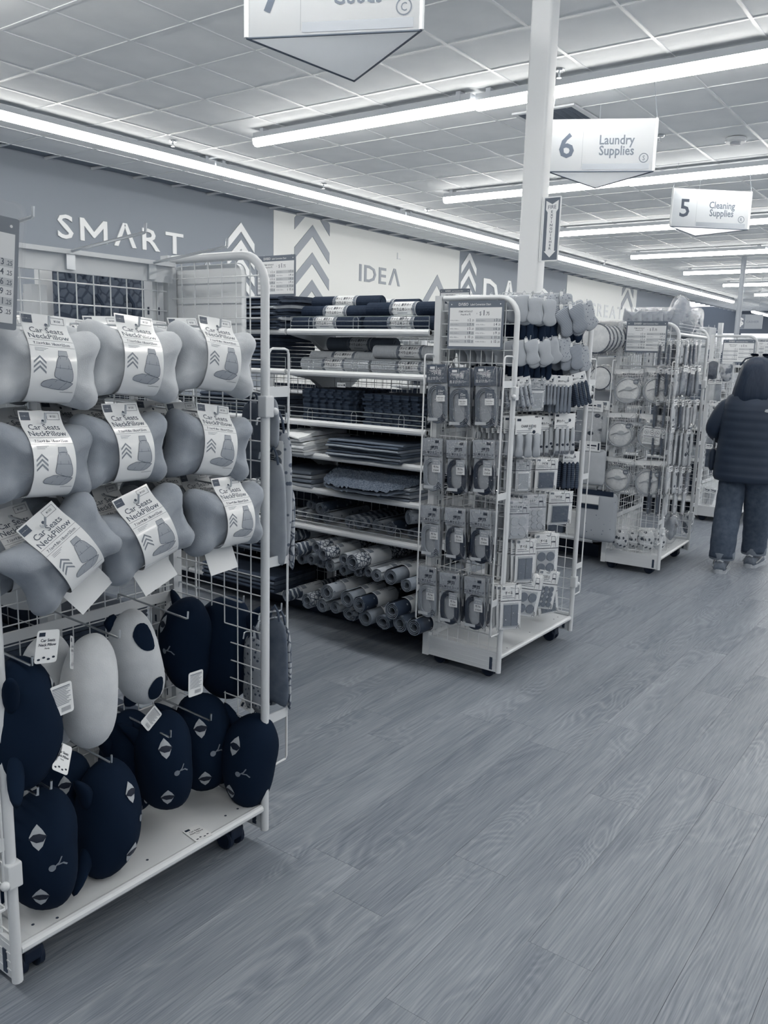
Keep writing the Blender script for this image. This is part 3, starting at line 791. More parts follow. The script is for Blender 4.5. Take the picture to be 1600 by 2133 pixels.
for k in range(3): ik.chev(-.038, -.124-k*.0125, .0165, .0155, .0058, 2)
# car seat drawing
back = smoothloop([(.012, -.124), (.036, -.124), (.046, -.15), (.05, -.172), (.045, -.188), (.01, -.180), (.0, -.172), (.004, -.15)], 3)
seat = smoothloop([(.0, -.182), (.044, -.189), (.049, -.194), (.028, -.21), (-.018, -.205), (-.032, -.2), (-.028, -.19), (-.012, -.184)], 3)
head = [(.013, -.108), (.035, -.108), (.037, -.122), (.011, -.122)]
for q in (head, back, seat): ik.patch(q, 4)
for q in (head, back, seat): ik.line(q, .0011, 5, True)
ik.line([(.016, -.125), (.014, -.15), (.016, -.18)], .0008, 5); ik.line([(.032, -.125), (.038, -.15), (.034, -.186)], .0008, 5); ik.line([(.003, -.152), (.046, -.154)], .0008, 5)
ik.line([(.008, -.184), (-.01, -.204)], .0008, 5); ik.line([(.034, -.189), (.016, -.209)], .0008, 5)
ik.rect(.02, -.2165, .055, -.2155, 5)
lab_ink = ik.mesh('printing', [mat('label_dark', .25, .4), mat('label_text', .3, .4), mat('label_chevron', .5, .4), PAPER, mat('seat_grey', .62, .4), mat('seat_line', .3, .4)], recalc=False)
def pillow_mesh(W, H, wob, m):
    mb = MB()
    mb.cushion(bone(W, H, wob), .064, 8, 2.4, dfun=lambda x, z: (.86+.36*min(1, abs(x)/(W*.34))**2-.2*math.exp(-((abs(x)-.064)/.012)**2))*(1-.3*math.exp(-(z/.026)**2)*min(1, abs(x)/(W*.4))**2), q=.55)
    for i, (x, y, z) in enumerate(mb.v):
        k = noise.noise((x*14+wob*70, y*14, z*14))*.006
        mb.v[i] = (x*(1+k*1.5), y+k, z+k*.6)
    return mb.mesh('pillow_body', m, smooth=3)
PM = {}
def neck_pillow(loc, rot, kind, label, flap=False, group='neck pillows on the near rack', sc=1.0):
    key = (kind, int(abs(rot[1])*10) % 3)
    if key not in PM: PM[key] = pillow_mesh(.29, .183, (.012, .03, .02)[key[1]], PILL_L if kind == 'L' else PILL_D)
    t = thing('neck_pillow', label, 'pillow', loc, rot, group)
    t.scale = (sc,)*3
    link('pillow_body', PM[key], t); s = link('label_sleeve', lab_me, t, (0, 0, .004)); link('printing', lab_ink, s); s.scale = (.8, 1, .8)
    if flap: MB().add([(-.055, .03, -.06), (.05, .03, -.07), (.052, .0, -.145), (-.05, -.005, -.15), (-.055, .0312, -.06), (.05, .0312, -.07), (.052, .0012, -.145), (-.05, -.0038, -.15)], [(0, 1, 2, 3), (4, 5, 6, 7), (0, 1, 5, 4), (1, 2, 6, 5), (2, 3, 7, 6), (3, 0, 4, 7)]).build('rear_label', PAPER, t)
    return t
R1L = lambda p: Vector(p)-Vector((.895, 1.668, 0))
YP = 1.66
rows = [('top', 'L', [((84, 765), -8, 4), ((270, 757), -8, 5), ((438, 752), -10, 6)]),
        ('middle', 'D', [((78, 962), 0, 3), ((248, 937), 0, 0), ((431, 930), -10, 8)]),
        ('bottom', 'D', [((128, 1150), -4, -34), ((297, 1110), -6, -19), ((466, 1078), 0, 0)])]
nth = ['left', 'middle', 'right']
for rn, kind, items in rows:
    for i, ((u, v), rz, ry) in enumerate(items):
        p = at(u, v, 'y', YP-(.03 if (rn, i) in (('bottom', 2), ('bottom', 1), ('bottom', 0)) else 0))
        tl = 'upright' if abs(ry) < 10 else 'tilted'
        neck_pillow(p, (0, R_(ry), R_(rz)), kind, '%s grey %s neck pillow foremost on the %s hook of the %s row' % ('light' if kind == 'L' else 'mid', tl, nth[i], rn), rn == 'bottom')
        hk = p+Vector((math.sin(R_(ry))*.095, 0, .095*math.cos(R_(ry))))
        hook(R1, R1L((hk.x, 2.055, hk.z)), 2.055-p.y+.03, plate=False)
        n2 = 2 if rn != 'bottom' else (2 if i else 1)
        for k in range(n2):
            q = p+Vector((.0 if rn == 'bottom' else .012*(k % 2), .125*(k+1), -.006*(k+1)))
            r2 = (0, R_(ry*.2+(3 if k else -3)), R_(0))
            q.x = hk.x-math.sin(r2[1])*.095; q.z = hk.z-.095-.004*k
            neck_pillow(q, r2, kind, '%s grey neck pillow %s on the %s hook of the %s row' % ('light' if kind == 'L' else 'mid', ('second', 'rearmost')[k], nth[i], rn))
# tall hooks on the top rail
for u1, v1 in ((304, 484), (474, 514), (70, 452)):
    e = at(u1, v1, 'y', 1.71)
    hook(R1, R1L((e.x, 2.035, e.z-.03)), .325, r=.004, plate=True, drop=-.03, tip=.022)

# ---------------------------------------------------------------- velvet cat and panda cushions
VELVET = mat('black_velvet', .012, .9, .1)
VELVET.node_tree.nodes['Principled BSDF'].inputs['Base Color'].default_value = (.0042, .0115, .028, 1)
PANDA = mat('white_panda_plush', .8, .9, .1, var=.03, vscale=20, sheen=.2, bump=.25, bscale=400)
EYE = mat('embroidered_eye', .68, .6); PUP = mat('eye_pupil', .0, .6); NOSE = mat('embroidered_nose', .45, .6)
def bean(W, H, bend, n=36):
    P = []
    for k in range(n):
        a = 2*math.pi*k/n; c, s = math.cos(a), math.sin(a)
        x = W/2*(abs(c)**.85)*(1 if c > 0 else -1); z = H/2*(abs(s)**.8)*(1 if s > 0 else -1)
        P.append((x+bend*((z/(H/2))**2-.4), z))
    return P
CW, CH, CD = .15, .27, .078
def surf(W, H, D, bend, yb=0):
    def f(x, z, l):
        xx = x-bend*((z/(H/2))**2-.4)
        r = min(.98, math.sqrt((xx/(W/2))**2+(z/(H/2))**2)); d = D*(1-r**2.2)**.5
        e = .004; 
        return (x, -d-l-.0015, z)
    return f
def cat_proto(bend):
    t = thing('cat_cushion', '', 'cushion', group='black cat cushions on the near rack')
    mb = MB().cushion(bean(CW, CH, bend), CD, 9, 2.2, back=.8)
    for i, (x, y, z) in enumerate(mb.v):
        k = noise.noise((x*11+bend*90, y*11, z*11))*.007; mb.v[i] = (x+k, y+k, z)
    mb.build('body', VELVET, t, smooth=3)
    for s in (1, -1):
        MB().cushion(smoothloop([(-.03, s*.06), (-.068, s*.102), (-.112, s*.126), (-.088, s*.082), (-.062, s*.038)], 3), .016, 4, 2).build('ear', VELVET, t, (0, .012, 0), smooth=3)
    f = Decal(mb)
    for s in (1, -1):
        z0 = s*.068; h = .024; wd = .0165; x0 = -.012
        top = [(x0-wd, z0+.002), (x0-wd*.55, z0+h*.62), (x0, z0+h), (x0+wd*.6, z0+h*.55), (x0+wd, z0+.002)]
        ik = Ink(f)
        f.patch(ik, top+[(x0+wd*.5, z0-h*.68), (x0, z0-h), (x0-wd*.6, z0-h*.55)], 0)
        f.l = .0026; f.patch(ik, [(x0-wd*1.1, z0-.001), (x0-wd*.5, z0+.007), (x0+wd*.2, z0+.008), (x0+wd*1.1, z0+.003), (x0+wd*.6, z0-.007), (x0-wd*.2, z0-.008)], 1); f.l = .0016
        ik.build('eye', [EYE, PUP], t, recalc=False)
    ik = Ink(f)
    ik.disc(.012, 0, .0075, 0, 12)
    ik.line([(.018, .002), (.026, .008), (.031, .018)], .003, 0); ik.line([(.024, .004), (.034, .003), (.041, -.004)], .003, 0)
    ik.build('nose_and_mouth', [NOSE], t, recalc=False)
    return t
CATS = [cat_proto(.012), cat_proto(-.01)]
tagM = MB().prism(rrect(.055, .075, .006, 2, 0, -.0375), -.0006, .0006).mesh('card', GLOSSY)
ik = Ink(flat(-.0006))
ik.rect(-.023, -.014, -.008, -.005, 0); ik.text(0, -.026, 'Car Seats', .0092, 0, 'c', .02); ik.text(0, -.036, 'Neck Pillow', .0088, 0, 'c', .02); ik.text(0, -.043, 'Panda', .005, 0, 'c', .01)
for k in range(4): ik.disc(-.018+k*.012, -.066+.004*(k % 2), .004, 0, 8, .0025)
tagI = ik.mesh('printing', [INK], recalc=False)
ik = Ink(flat(-.0006))
for k in range(11): ik.rect(-.022, -.012-k*.0038, .022-.01*(k*7 % 3)/2, -.0105-k*.0038, 0)
ik.rect(-.022, -.009, .022, -.0065, 0)
for k in range(12): ik.rect(-.004+k*.002, -.068, -.0032+k*.002, -.057, 0)
tagB = ik.mesh('printing', [MID], recalc=False)
def swing_tag(parent, loc, rot, back=False):
    c = link('hang_tag', tagM, parent, loc); c.rotation_euler = rot
    link('printing', tagB if back else tagI, c)
def cat(box, y, rz, ry, i, label, flip=False, k=.86, tagat=None):
    u0, v0, u1, v1 = box; um, vm = (u0+u1)/2, (v0+v1)/2
    p = at(um, vm, 'y', y); hgt = (at(um, v0, 'y', y)-at(um, v1, 'y', y)).z
    s = hgt/CH*.97
    o = place(CATS[i], label, p, (0, R_(ry), R_(rz)), 'black cat cushions on the near rack', (s*(-1 if flip else 1), s, s))
    if tagat: swing_tag(o, *tagat)
    return o
cat((18, 1640, 162, 1895), 1.73, -28, 0, 0, 'black cat cushion with two white eyes low at the left front of the base shelf')
cat((152, 1580, 285, 1822), 1.76, 28, 6, 1, 'black cat cushion turned right with its ear touching the base shelf')
cat((282, 1480, 405, 1688), 1.80, -26, -2, 0, 'black cat cushion facing out at the middle of the base shelf')
cat((372, 1440, 474, 1648), 1.86, -32, -4, 1, 'black cat cushion facing out behind the middle one, under the long hook')
cat((462, 1482, 584, 1682), 1.72, -78, 8, 0, 'black cat cushion turned left at the right front, over the shelf corner')
cat((-25, 1365, 108, 1645), 1.70, 60, 4, 1, 'large black cat cushion hanging at the left edge beside the white pandas', tagat=None)
cat((345, 1240, 440, 1440), 1.93, -100, 2, 0, 'black cat cushion hanging highest, left of its twin near the rack corner')
cat((420, 1240, 520, 1458), 1.88, 125, 0, 1, 'black cat cushion hanging highest with its ears to the right, at the rack corner')
cat((232, 1480, 300, 1700), 1.92, 20, 0, 0, 'black cat cushion deep behind the middle of the base shelf')
cat((95, 1560, 175, 1760), 1.86, -20, 0, 1, 'black cat cushion peeping between the two left ones, one eye in view')
def panda_proto(face=True):
    t = thing('panda_cushion', '', 'cushion', group='white panda cushions on the near rack')
    mb = MB().cushion(bean(.125, .27, .014), .068, 9, 2.2, back=.8)
    for i, (x, y, z) in enumerate(mb.v):
        k = noise.noise((x*12, y*12+5, z*12))*.006; mb.v[i] = (x+k, y+k, z)
    mb.build('body', PANDA, t, smooth=3)
    f = Decal(mb)
    for s in (1, -1) if face else ():
        ik = Ink(f); z0 = s*.075
        pts = smoothloop([(-.022, z0-.02), (-.026, z0+.012), (-.004, z0+.034), (.02, z0+.022), (.014, z0-.03), (-.004, z0-.034)], 3)
        f.patch(ik, pts, 0, 4)
        ik.build('eye_patch', VELVET, t, recalc=False)
        MB().cushion(smoothloop([(.03, s*.09), (.058, s*.095), (.052, s*.132), (.02, s*.122)], 3), .014, 4, 2).build('ear', VELVET, t, (-.07, .02, 0), smooth=3)
    return t
PD = panda_proto(); PB = panda_proto(False)
def panda(box, y, rz, ry, label, tags=(), pd=None):
    u0, v0, u1, v1 = box; um, vm = (u0+u1)/2, (v0+v1)/2
    p = at(um, vm, 'y', y); s = (at(um, v0, 'y', y)-at(um, v1, 'y', y)).z/.27
    o = place(pd or PD, label, p, (0, R_(ry), R_(rz)), 'white panda cushions on the near rack', (s, s, s))
    for t in tags: swing_tag(o, *t)
    return o
o1 = panda((128, 1322, 240, 1558), 1.72, 10, 4, 'white panda cushion with its back turned, hanging foremost at the left', pd=PB)
o2 = panda((55, 1320, 150, 1560), 1.84, 0, -3, 'white panda cushion half hidden between a black cat and the foremost panda', pd=PB)
o3 = panda((228, 1265, 338, 1476), 1.80, 2, -13, 'white panda cushion with two black eye patches hanging at the middle hook')
def loose_tag(px, y, rot, label, back=False, sc=1.0):
    t = thing('hang_tag', label, 'tag', at(px[0], px[1], 'y', y), rot); t.scale = (sc,)*3
    link('card', tagM, t); link('printing', tagB if back else tagI, t)
loose_tag((102, 1312), 1.64, (0, R_(10), 0), 'white swing tag reading Car Seats Neck Pillow above the pandas', sc=1.0)
loose_tag((150, 1325), 1.66, (0, R_(22), R_(50)), 'white swing tag turned edge-on above the foremost panda')
loose_tag((126, 1425), 1.64, (0, R_(-3), 0), 'white swing tag with small print and a bar code beside the foremost panda', True)
loose_tag((408, 1398), 1.72, (0, R_(2), 0), 'white care tag with small print below the highest black cats', True, .95)
loose_tag((135, 1550), 1.66, (R_(-30), R_(40), 0), 'white swing tag lying askew above the left black cats', sc=.9)
loose_tag((505, 1456), 1.80, (R_(-20), R_(-50), 0), 'dim swing tag behind the right black cat by the side grid', sc=.9)
loose_tag((330, 1478), 1.78, (0, R_(55), 0), 'dim swing tag sticking up behind the middle black cat', True, .8)
pt = at(404, 1736, 'z', .1355)
t = thing('hang_tag', 'loose square swing tag lying flat on the base shelf', 'tag', (pt.x+.012, pt.y+.03, .1364), (R_(-90), 0, R_(-8))); link('card', tagM, t); link('printing', tagI, t)
# hooks for the cushions
for (u, v), y in (((250, 1330), 1.70), ((392, 1290), 1.74), ((356, 1537), 1.72), ((440, 1502), 1.72), ((233, 1590), 1.66), ((68, 1388), 1.60), ((80, 1658), 1.62), ((108, 1645), 1.62), ((508, 1256), 1.76)):
    e = at(u, v, 'y', y); hook(R1, R1L((e.x, 2.055, e.z+.012)), 2.055-y, drop=.012)
# ---------------------------------------------------------------- behind and beside the near rack
DARKMAT = pattern('embossed_dark_mat', .14, .3, 'cells', 34, .6, .08, bump=.8)
PANEL = mat('white_melamine', .92, .4)
def box_obj(name, m, parent, x0, x1, y0, y1, z0, z1, bevel=0, loc=None):
    return MB().box(x0, x1, y0, y1, z0, z1).build(name, m, parent, loc, bevel=bevel)
SHELF_D = .40
def gondola(label, xc, y0, bays, zs, sides=(-1, 1), bayw=.9, zt=1.72, fence=(), backz=1.2):
    """double shelving running away from the aisle (along y), back grid at x = xc"""
    t = thing('shelving_unit', label, 'shelving', (xc, y0, 0))
    for k in range(bays+1):
        u = box_obj('upright', ENAMEL, t, -.022, .022, k*bayw-.02, k*bayw+.02, .02, zt)
    for k in range(bays):
        g = MB()
        for j in range(1, 16): g.bar((0, k*bayw+j*bayw/16, .12), (0, k*bayw+j*bayw/16, zt-.02), .002, 4)
        z = .15
        while z < zt-.03: g.bar((.003, k*bayw+.02, z), (.003, (k+1)*bayw-.02, z), .002, 4); z += .06
        g.build('back_grid', WIRE, t)
        box_obj('shade_panel', mat('added_shade_board', .07, .8), t, .004, .012, k*bayw+.03, (k+1)*bayw-.03, .1, backz)  # dark board added to darken the shelf interior behind the goods
        for s in sides:
            for i, z in enumerate(zs if s < 0 else zs[:5]):
                a, b = k*bayw+.008, (k+1)*bayw-.008; SHELF_D = .31 if (len(zs) == 8 and i > 5) else .40
                sh = MB().box(min(s*.03, s*SHELF_D), max(s*.03, s*SHELF_D), a, b, z-.028, z-.008)
                sh.tube([(s*SHELF_D, a, z-.018), (s*SHELF_D, b, z-.018)], .0165, 10)
                o = sh.build('shelf', ENAMEL, t, smooth=.6)
                for yy in (a+.004, b-.01):
                    MB().prism([(s*.03, z-.03), (s*SHELF_D*.95, z-.03), (s*SHELF_D*.8, z-.042), (s*.2, z-.06), (s*.1, z-.12), (s*.03, z-.14)], yy, yy+.003, 'xz').build('bracket', ENAMEL, o)
                if s < 0 and i in fence:
                    f = MB(); X = s*(SHELF_D-.006)
                    for dz in (.012, .036, .058): f.bar((X, a+.01, z+dz), (X, b-.01, z+dz), .0024, 5)
                    f.tube([(X, a+.01, z), (X, a+.01, z+.058)], .002, 5).tube([(X, b-.01, z), (X, b-.01, z+.058)], .002, 5)
                    for j in (.17, .5, .83):
                        yy = a+(b-a)*j; f.tube([(X, yy-.016, z-.005), (X, yy-.016, z+.045), (X, yy-.008, z+.056), (X, yy+.008, z+.056), (X, yy+.016, z+.045), (X, yy+.016, z-.005)], .0018, 5)
                    f.build('wire_fence', CHROME, o)
    MB().box(-.14, .14, .06, bays*bayw-.02, .0, .1).build('under_shade_block', mat('under_shade_dark', .08, .6), t)  # dark block standing in for the open shadow under the shelves
    return t
ZB = [1.627, 1.417, 1.158, .985, .80, .595, .385, .155]
GA = gondola('white shelving unit running back behind the near rack', 1.30, 2.12, 4, [1.42, 1.16, .9, .6, .2], bayw=.92, zt=1.66)
GB = gondola('white shelving unit of rolled and folded mats between the first two racks', 3.74, 2.19, 4, ZB, bayw=.91, fence=(0, 1, 2, 5), zt=1.66)
GC = gondola('white shelving unit behind the rack with round net packs', 6.25, 2.325, 4, [1.42, 1.16, .9, .6, .2], bayw=.92)
GD = gondola('white shelving unit behind the farthest rack', 8.71, 2.33, 4, [1.7, 1.42, 1.16, .9, .6, .2], bayw=.92, zt=1.9)
# dark embossed mats hanging behind the top of the near rack
hm = thing('hanging_mat', '', 'mat', group='dark embossed mats behind the near rack')
MB().prism(rrect(.135, .22, .012, 3), -.012, .012).build('mat_body', DARKMAT, hm, bevel=.004)
MB().tube([(-.02, -.014, .075), (-.03, -.02, .095), (-.02, -.022, .105), (.02, -.022, .105), (.03, -.02, .095), (.02, -.014, .075)], .004, 6).build('loop_handle', mat('dark_strap', .14, .8), hm, smooth=.8)
MB().tube([(.06, -.02, .03), (.075, -.03, .0), (.073, -.03, -.05), (.058, -.02, -.09)], .007, 6).build('edge_strap', mat('dark_strap', .14, .8), hm, smooth=.8)
for i, u in enumerate((158, 225, 292)):
    p = at(u, 618, 'y', 2.36+.01*i)
    place(hm, 'dark embossed mat with a loop handle hanging behind the grid, %s from left' % ORD[i], p+Vector((0, 0, -.02)), (0, 0, R_(-10)))
p = at(98, 600, 'y', 2.45)
o = MB().prism(rrect(.07, .34, .004, 2), -.01, .01).build('white_divider', PANEL, None, p+Vector((0, 0, -.06))); tag(o, 'white upright divider panel left of the embossed mats', 'panel')
# big white board pack hung outside the right grid
wp = thing('board_pack', 'tall white rounded board hung outside the right grid of the near rack', 'board', (1.735, 1.93, 1.575))
b_ = MB().prism(rrect(.30, .34, .03, 4), -.008, .008, 'xz').build('board', PANEL, wp, bevel=.003); b_.rotation_euler = (0, 0, R_(90))
MB().tube([(0, -.01, .17), (0, .0, .19), (0, .01, .17)], .003, 5).build('hang_loop', WIRE, wp)
# goods lying on the shelving behind the near rack (seen through the grid)
DT = [mat('dark_fabric_a', .13, .85, var=.05), mat('dark_fabric_b', .2, .85, var=.05), mat('dark_fabric_c', .28, .85, var=.06), mat('pale_fabric', .62, .85, var=.05)]
def folded(name, m, w, d, h, seed, layers=2, droop=0.0, amp=1.0):
    """soft folded cloth: w along y, d along x, h high, fold towards -x"""
    mb = MB(); rn = random.Random(seed)
    for L in range(layers):
        z0 = h*L/layers; z1 = h*(L+1)/layers-.001
        nu, nv = 14, 10
        def prof(v):      # around the folded edge
            if v < .42: return (d/2-(d-.01)*v/.42, z0)
            if v < .58:
                a = math.pi*(v-.42)/.16; return (-d/2+.01-math.sin(a)*(z1-z0)*.6, (z0+z1)/2-math.cos(a)*(z1-z0)/2)
            return (-d/2+.01+(d-.01)*(v-.58)/.42, z1)
        def fn(u, v):
            x, z = prof(v); y = (u-.5)*w
            k = noise.noise((x*9+seed, y*9, L*3.1))
            return (x+noise.noise((y*8, L*2.7+seed, 0))*.006, y+noise.noise((L*5.3+seed, x*6, 1))*.006, z+k*.0025*amp*(1 if v > .3 else 0)-droop*max(0, -x/d)**2)
        mb.sheet(fn, nu, 24)
        for u in (0, 1):
            pts = [fn(u, v/24) for v in range(25)]; mb.add(pts, [(i, i+1, 23-i, 24-i) for i in range(12)])
    return mb.mesh(name, m, smooth=1.0)
FG = [folded('cloth', DT[i % 3], .26, .34, .03, 5+i) for i in range(6)]
k = 0
for s, zs in ((1, (1.16, .9, .6, .2)), (-1, (1.16, .9, .6, .2))):
    for z in zs:
        for bay in (0, 1):
            for col in range(3):
                for n in range(3 if z > .3 else 4):
                    p = (1.30+s*.2, 2.12+.92*bay+.17+col*.29, z-.008+.0005+n*.031)
                    o = link('folded_cloth', FG[k % 6], None, p, None); o.rotation_euler = (0, 0, 0 if s < 0 else math.pi)
                    tag(o, '%s folded cloth of %s pile, %s bay, %s shelf of the near unit' % (ORD[n], ORD[col], 'aisle' if s < 0 else 'inner', ORD[zs.index(z)]) + (' far' if bay else ''), 'cloth', 'dark folded cloths behind the near rack'); k += 1
# aprons and pouches hung outside the right side of the near rack
PR = [pattern('leaf_print', .3, .66, 'voronoi', 45, .8, .28), mat('plain_apron_grey', .6, .85, var=.04), pattern('blossom_print', .28, .7, 'cells', 40, .8, .08), mat('denim_dark', .32, .85, var=.06), pattern('dot_print', .2, .62, 'voronoi', 70, .8, .3)]
def pouch(loc, w, h, m, label, card, rz=R_(90), seed=1):
    t = thing('pouch', label, 'pouch', loc, (0, 0, rz), 'aprons and pouches outside the near rack')
    mb = MB().cushion(smoothloop([(-w*.3, h*.5), (w*.3, h*.5), (w*.48, h*.3), (w*.5, -h*.1), (w*.42, -h*.5), (0, -h*.47), (-w*.45, -h*.5), (-w*.5, 0), (-w*.46, h*.3)], 4), .012, 5, 3)
    for i, (x, y, z) in enumerate(mb.v):
        f = math.sin(x*55+seed*2+z*4)*.009*(.4+.6*(h/2-z)/h); mb.v[i] = (x, y+f+noise.noise((x*9, z*9, seed*3))*.006, z)
    mb.build('cloth_body', m, t, smooth=3)
    MB().tube([(-w*.2, 0, h*.49), (-w*.12, 0, h*.6), (0, 0, h*.66), (w*.12, 0, h*.6), (w*.2, 0, h*.49)], .004, 5).build('strap', DT[1], t, smooth=.8)
    if card:
        c = MB().prism(rrect(.055, .10, .005, 2), -.0006, .0006).build('header_card', PAPER, t, (.01, -.022, h*.30))
        ik = Ink(flat(-.0006)); ik.disc(0, .042, .003, 0, 8); ik.disc(.008, .015, .014, 1, 14, .008); ik.disc(.006, -.01, .017, 1, 14, .014); ik.disc(-.012, -.028, .009, 0, 10)
        for q in range(4): ik.rect(-.022, .01-q*.006, -.008, .013-q*.006, 0)
        ik.build('printing', [INK, MID], c, recalc=False)
    return t
for i, (u0, v0, u1, v1, X, m, card, lb) in enumerate((
        (528, 828, 576, 930, 1.765, PR[1], False, 'plain grey apron highest outside the near rack, above the printed ones'),
        (512, 840, 545, 1000, 1.75, PR[3], False, 'dark creased apron seen through the grid at the rack corner'),
        (560, 900, 602, 1150, 1.80, PR[0], True, 'leaf-printed pouch with a picture card hanging at the guard loop'),
        (548, 965, 590, 1170, 1.765, PR[1], False, 'plain grey pouch between the leaf-printed one and the rack post'),
        (572, 1010, 612, 1180, 1.825, PR[2], False, 'blossom-printed pouch farthest out at the guard loop'),
        (512, 1330, 545, 1480, 1.75, PR[4], False, 'low dotted pouch seen through the grid of the near rack'),
        (556, 1290, 588, 1465, 1.775, PR[3], False, 'low dark pouch just right of the near rack post'),
        (566, 1300, 603, 1470, 1.805, PR[2], True, 'low blossom-printed pouch with a white card, outside the near rack'))):
    a, b = at((u0+u1)/2, v0, 'x', X), at((u0+u1)/2, v1, 'x', X)
    hgt = a.z-b.z; yw = max(.1, abs(at(u0, (v0+v1)/2, 'x', X).y-at(u1, (v0+v1)/2, 'x', X).y)*.9)
    yw = min(yw, .24)
    c = (a+b)/2
    pouch(c, yw, hgt, m, lb, card, R_(-90), i)
    hook(R1, R1L((1.707, c.y, c.z+hgt*.62)), X+.03-1.707, (1, 0, 0))

# ---------------------------------------------------------------- mats and textiles on the second shelving unit
LIP = 3.34
def shelf_at(u, v, x, dz=0): return at(u, v, 'x', x)
RIBD = mat('black_rib_mat', .1, .75, .2); RIBL = mat('pale_rib_mat', .74, .75, .2); RIBM = mat('grey_rib_mat', .42, .75, .2)
BANDP = mat('printed_band_paper', .9, .35)
def ribroll(m, L=.46, r=.035):
    t = thing('mat_roll', '', 'mat roll', group='non-slip mat rolls on the upper shelves')
    pr = [(.001, -L/2), (r*.55, -L/2), (r*.55, -L/2+.004), (r*.9, -L/2+.001)]; n = 110
    for k in range(n):
        y = -L/2+.004+(L-.008)*k/(n-1)
        pr.append((r if k % 2 else r*.955, y))
    pr += [(r*.9, L/2-.001), (r*.55, L/2-.004), (r*.55, L/2), (.001, L/2)]
    MB().lathe(pr, 18, 'y').build('rolled_mat', m, t, smooth=.3)
    bd = MB().lathe([(r*1.01, -.078), (r*1.03, -.077), (r*1.03, .077), (r*1.01, .078)], 24, 'y').build('paper_band', BANDP, t, smooth=.7)
    def fn(x, s, l): a = s/(r*1.03); return (-(r*1.03+l)*math.cos(a), -x, (r*1.03+l)*math.sin(a))
    ik = Ink(fn)
    for q in range(2): pass
    ik.text(.0, .014, '\u30d3\u30bf\u30c3\u3068 \u539a\u624b\u30bf\u30a4\u30d7', .017, 0, 'c', .02, .9); ik.text(0, -.008, '\u3059\u3079\u308a\u6b62\u3081\u30b7\u30fc\u30c8', .0165, 0, 'c', .015)
    ik.rect(-.0765, -.05, -.058, .05, 1, 1, 8); ik.rect(.06, -.05, .0765, .05, 1, 1, 8)
    for q in range(3): ik.chev(.059, -.008-q*.009, .006, .006, .0035, 2)
    ik.disc(-.058, -.014, .006, 2, 10); ik.rect(-.03, -.022, .03, -.019, 1, 6, 1)
    ik.build('printing', [INK, MID, PAPER], bd, recalc=False)
    return t
RD, RL, RM = ribroll(RIBD), ribroll(RIBL), ribroll(RIBM, .46, .037)
def rr(px, x, proto, lab, dy=0, z=None, rx=0.0, sc=1):
    p = at(px[0], px[1], 'x', x)
    place(proto, lab, (p.x, p.y+dy, z if z is not None else p.z), (R_(rx), 0, R_(random.uniform(-1.5, 1.5))), None, (sc,)*3 if sc != 1 else None)
zt = ZB[0]-.008
rr((684, 670), 3.40, RD, 'black ribbed mat roll at the left front of the top shelf', z=zt+.037)
rr((842, 670), 3.40, RD, 'black ribbed mat roll at the right front of the top shelf', z=zt+.037)
rr((705, 650), 3.475, RD, 'black ribbed mat roll lying second in the left pile of the top shelf', z=zt+.095)
rr((846, 650), 3.44, RD, 'black ribbed mat roll lying on the right front roll of the top shelf', z=zt+.105)
rr((725, 634), 3.56, RD, 'black ribbed mat roll topmost on the left pile of the top shelf', z=zt+.15)
rr((800, 640), 3.63, RD, 'black ribbed mat roll farthest back on the top shelf', z=zt+.134)
for q, (X, dz) in enumerate(((3.485, .037), (3.57, .037), (3.65, .037), (3.57, .092), (3.64, .096))):
    rr(((700, 820, 700, 820, 700)[q], 660), X, RD, 'black ribbed mat roll %s of those buried at the back of the top shelf' % ORD[q], z=zt+dz)
zt = ZB[1]-.008
rr((702, 757), 3.40, RL, 'pale ribbed mat roll at the left front of the second shelf', z=zt+.037)
rr((858, 762), 3.40, RL, 'pale ribbed mat roll at the right front of the second shelf', z=zt+.037)
rr((722, 742), 3.48, RL, 'pale ribbed mat roll with a banded label behind the left front one', z=zt+.07)
rr((860, 740), 3.445, RL, 'pale ribbed mat roll lying across the right front one of the second shelf', z=zt+.108)
rr((755, 723), 3.63, RM, 'grey ribbed mat roll topmost at the back of the second shelf', z=zt+.145)
rr((745, 735), 3.60, RM, 'grey ribbed mat roll under the topmost one at the back of the second shelf', z=zt+.075)
rr((845, 745), 3.55, RL, 'pale ribbed mat roll buried at the back right of the second shelf', z=zt+.04)
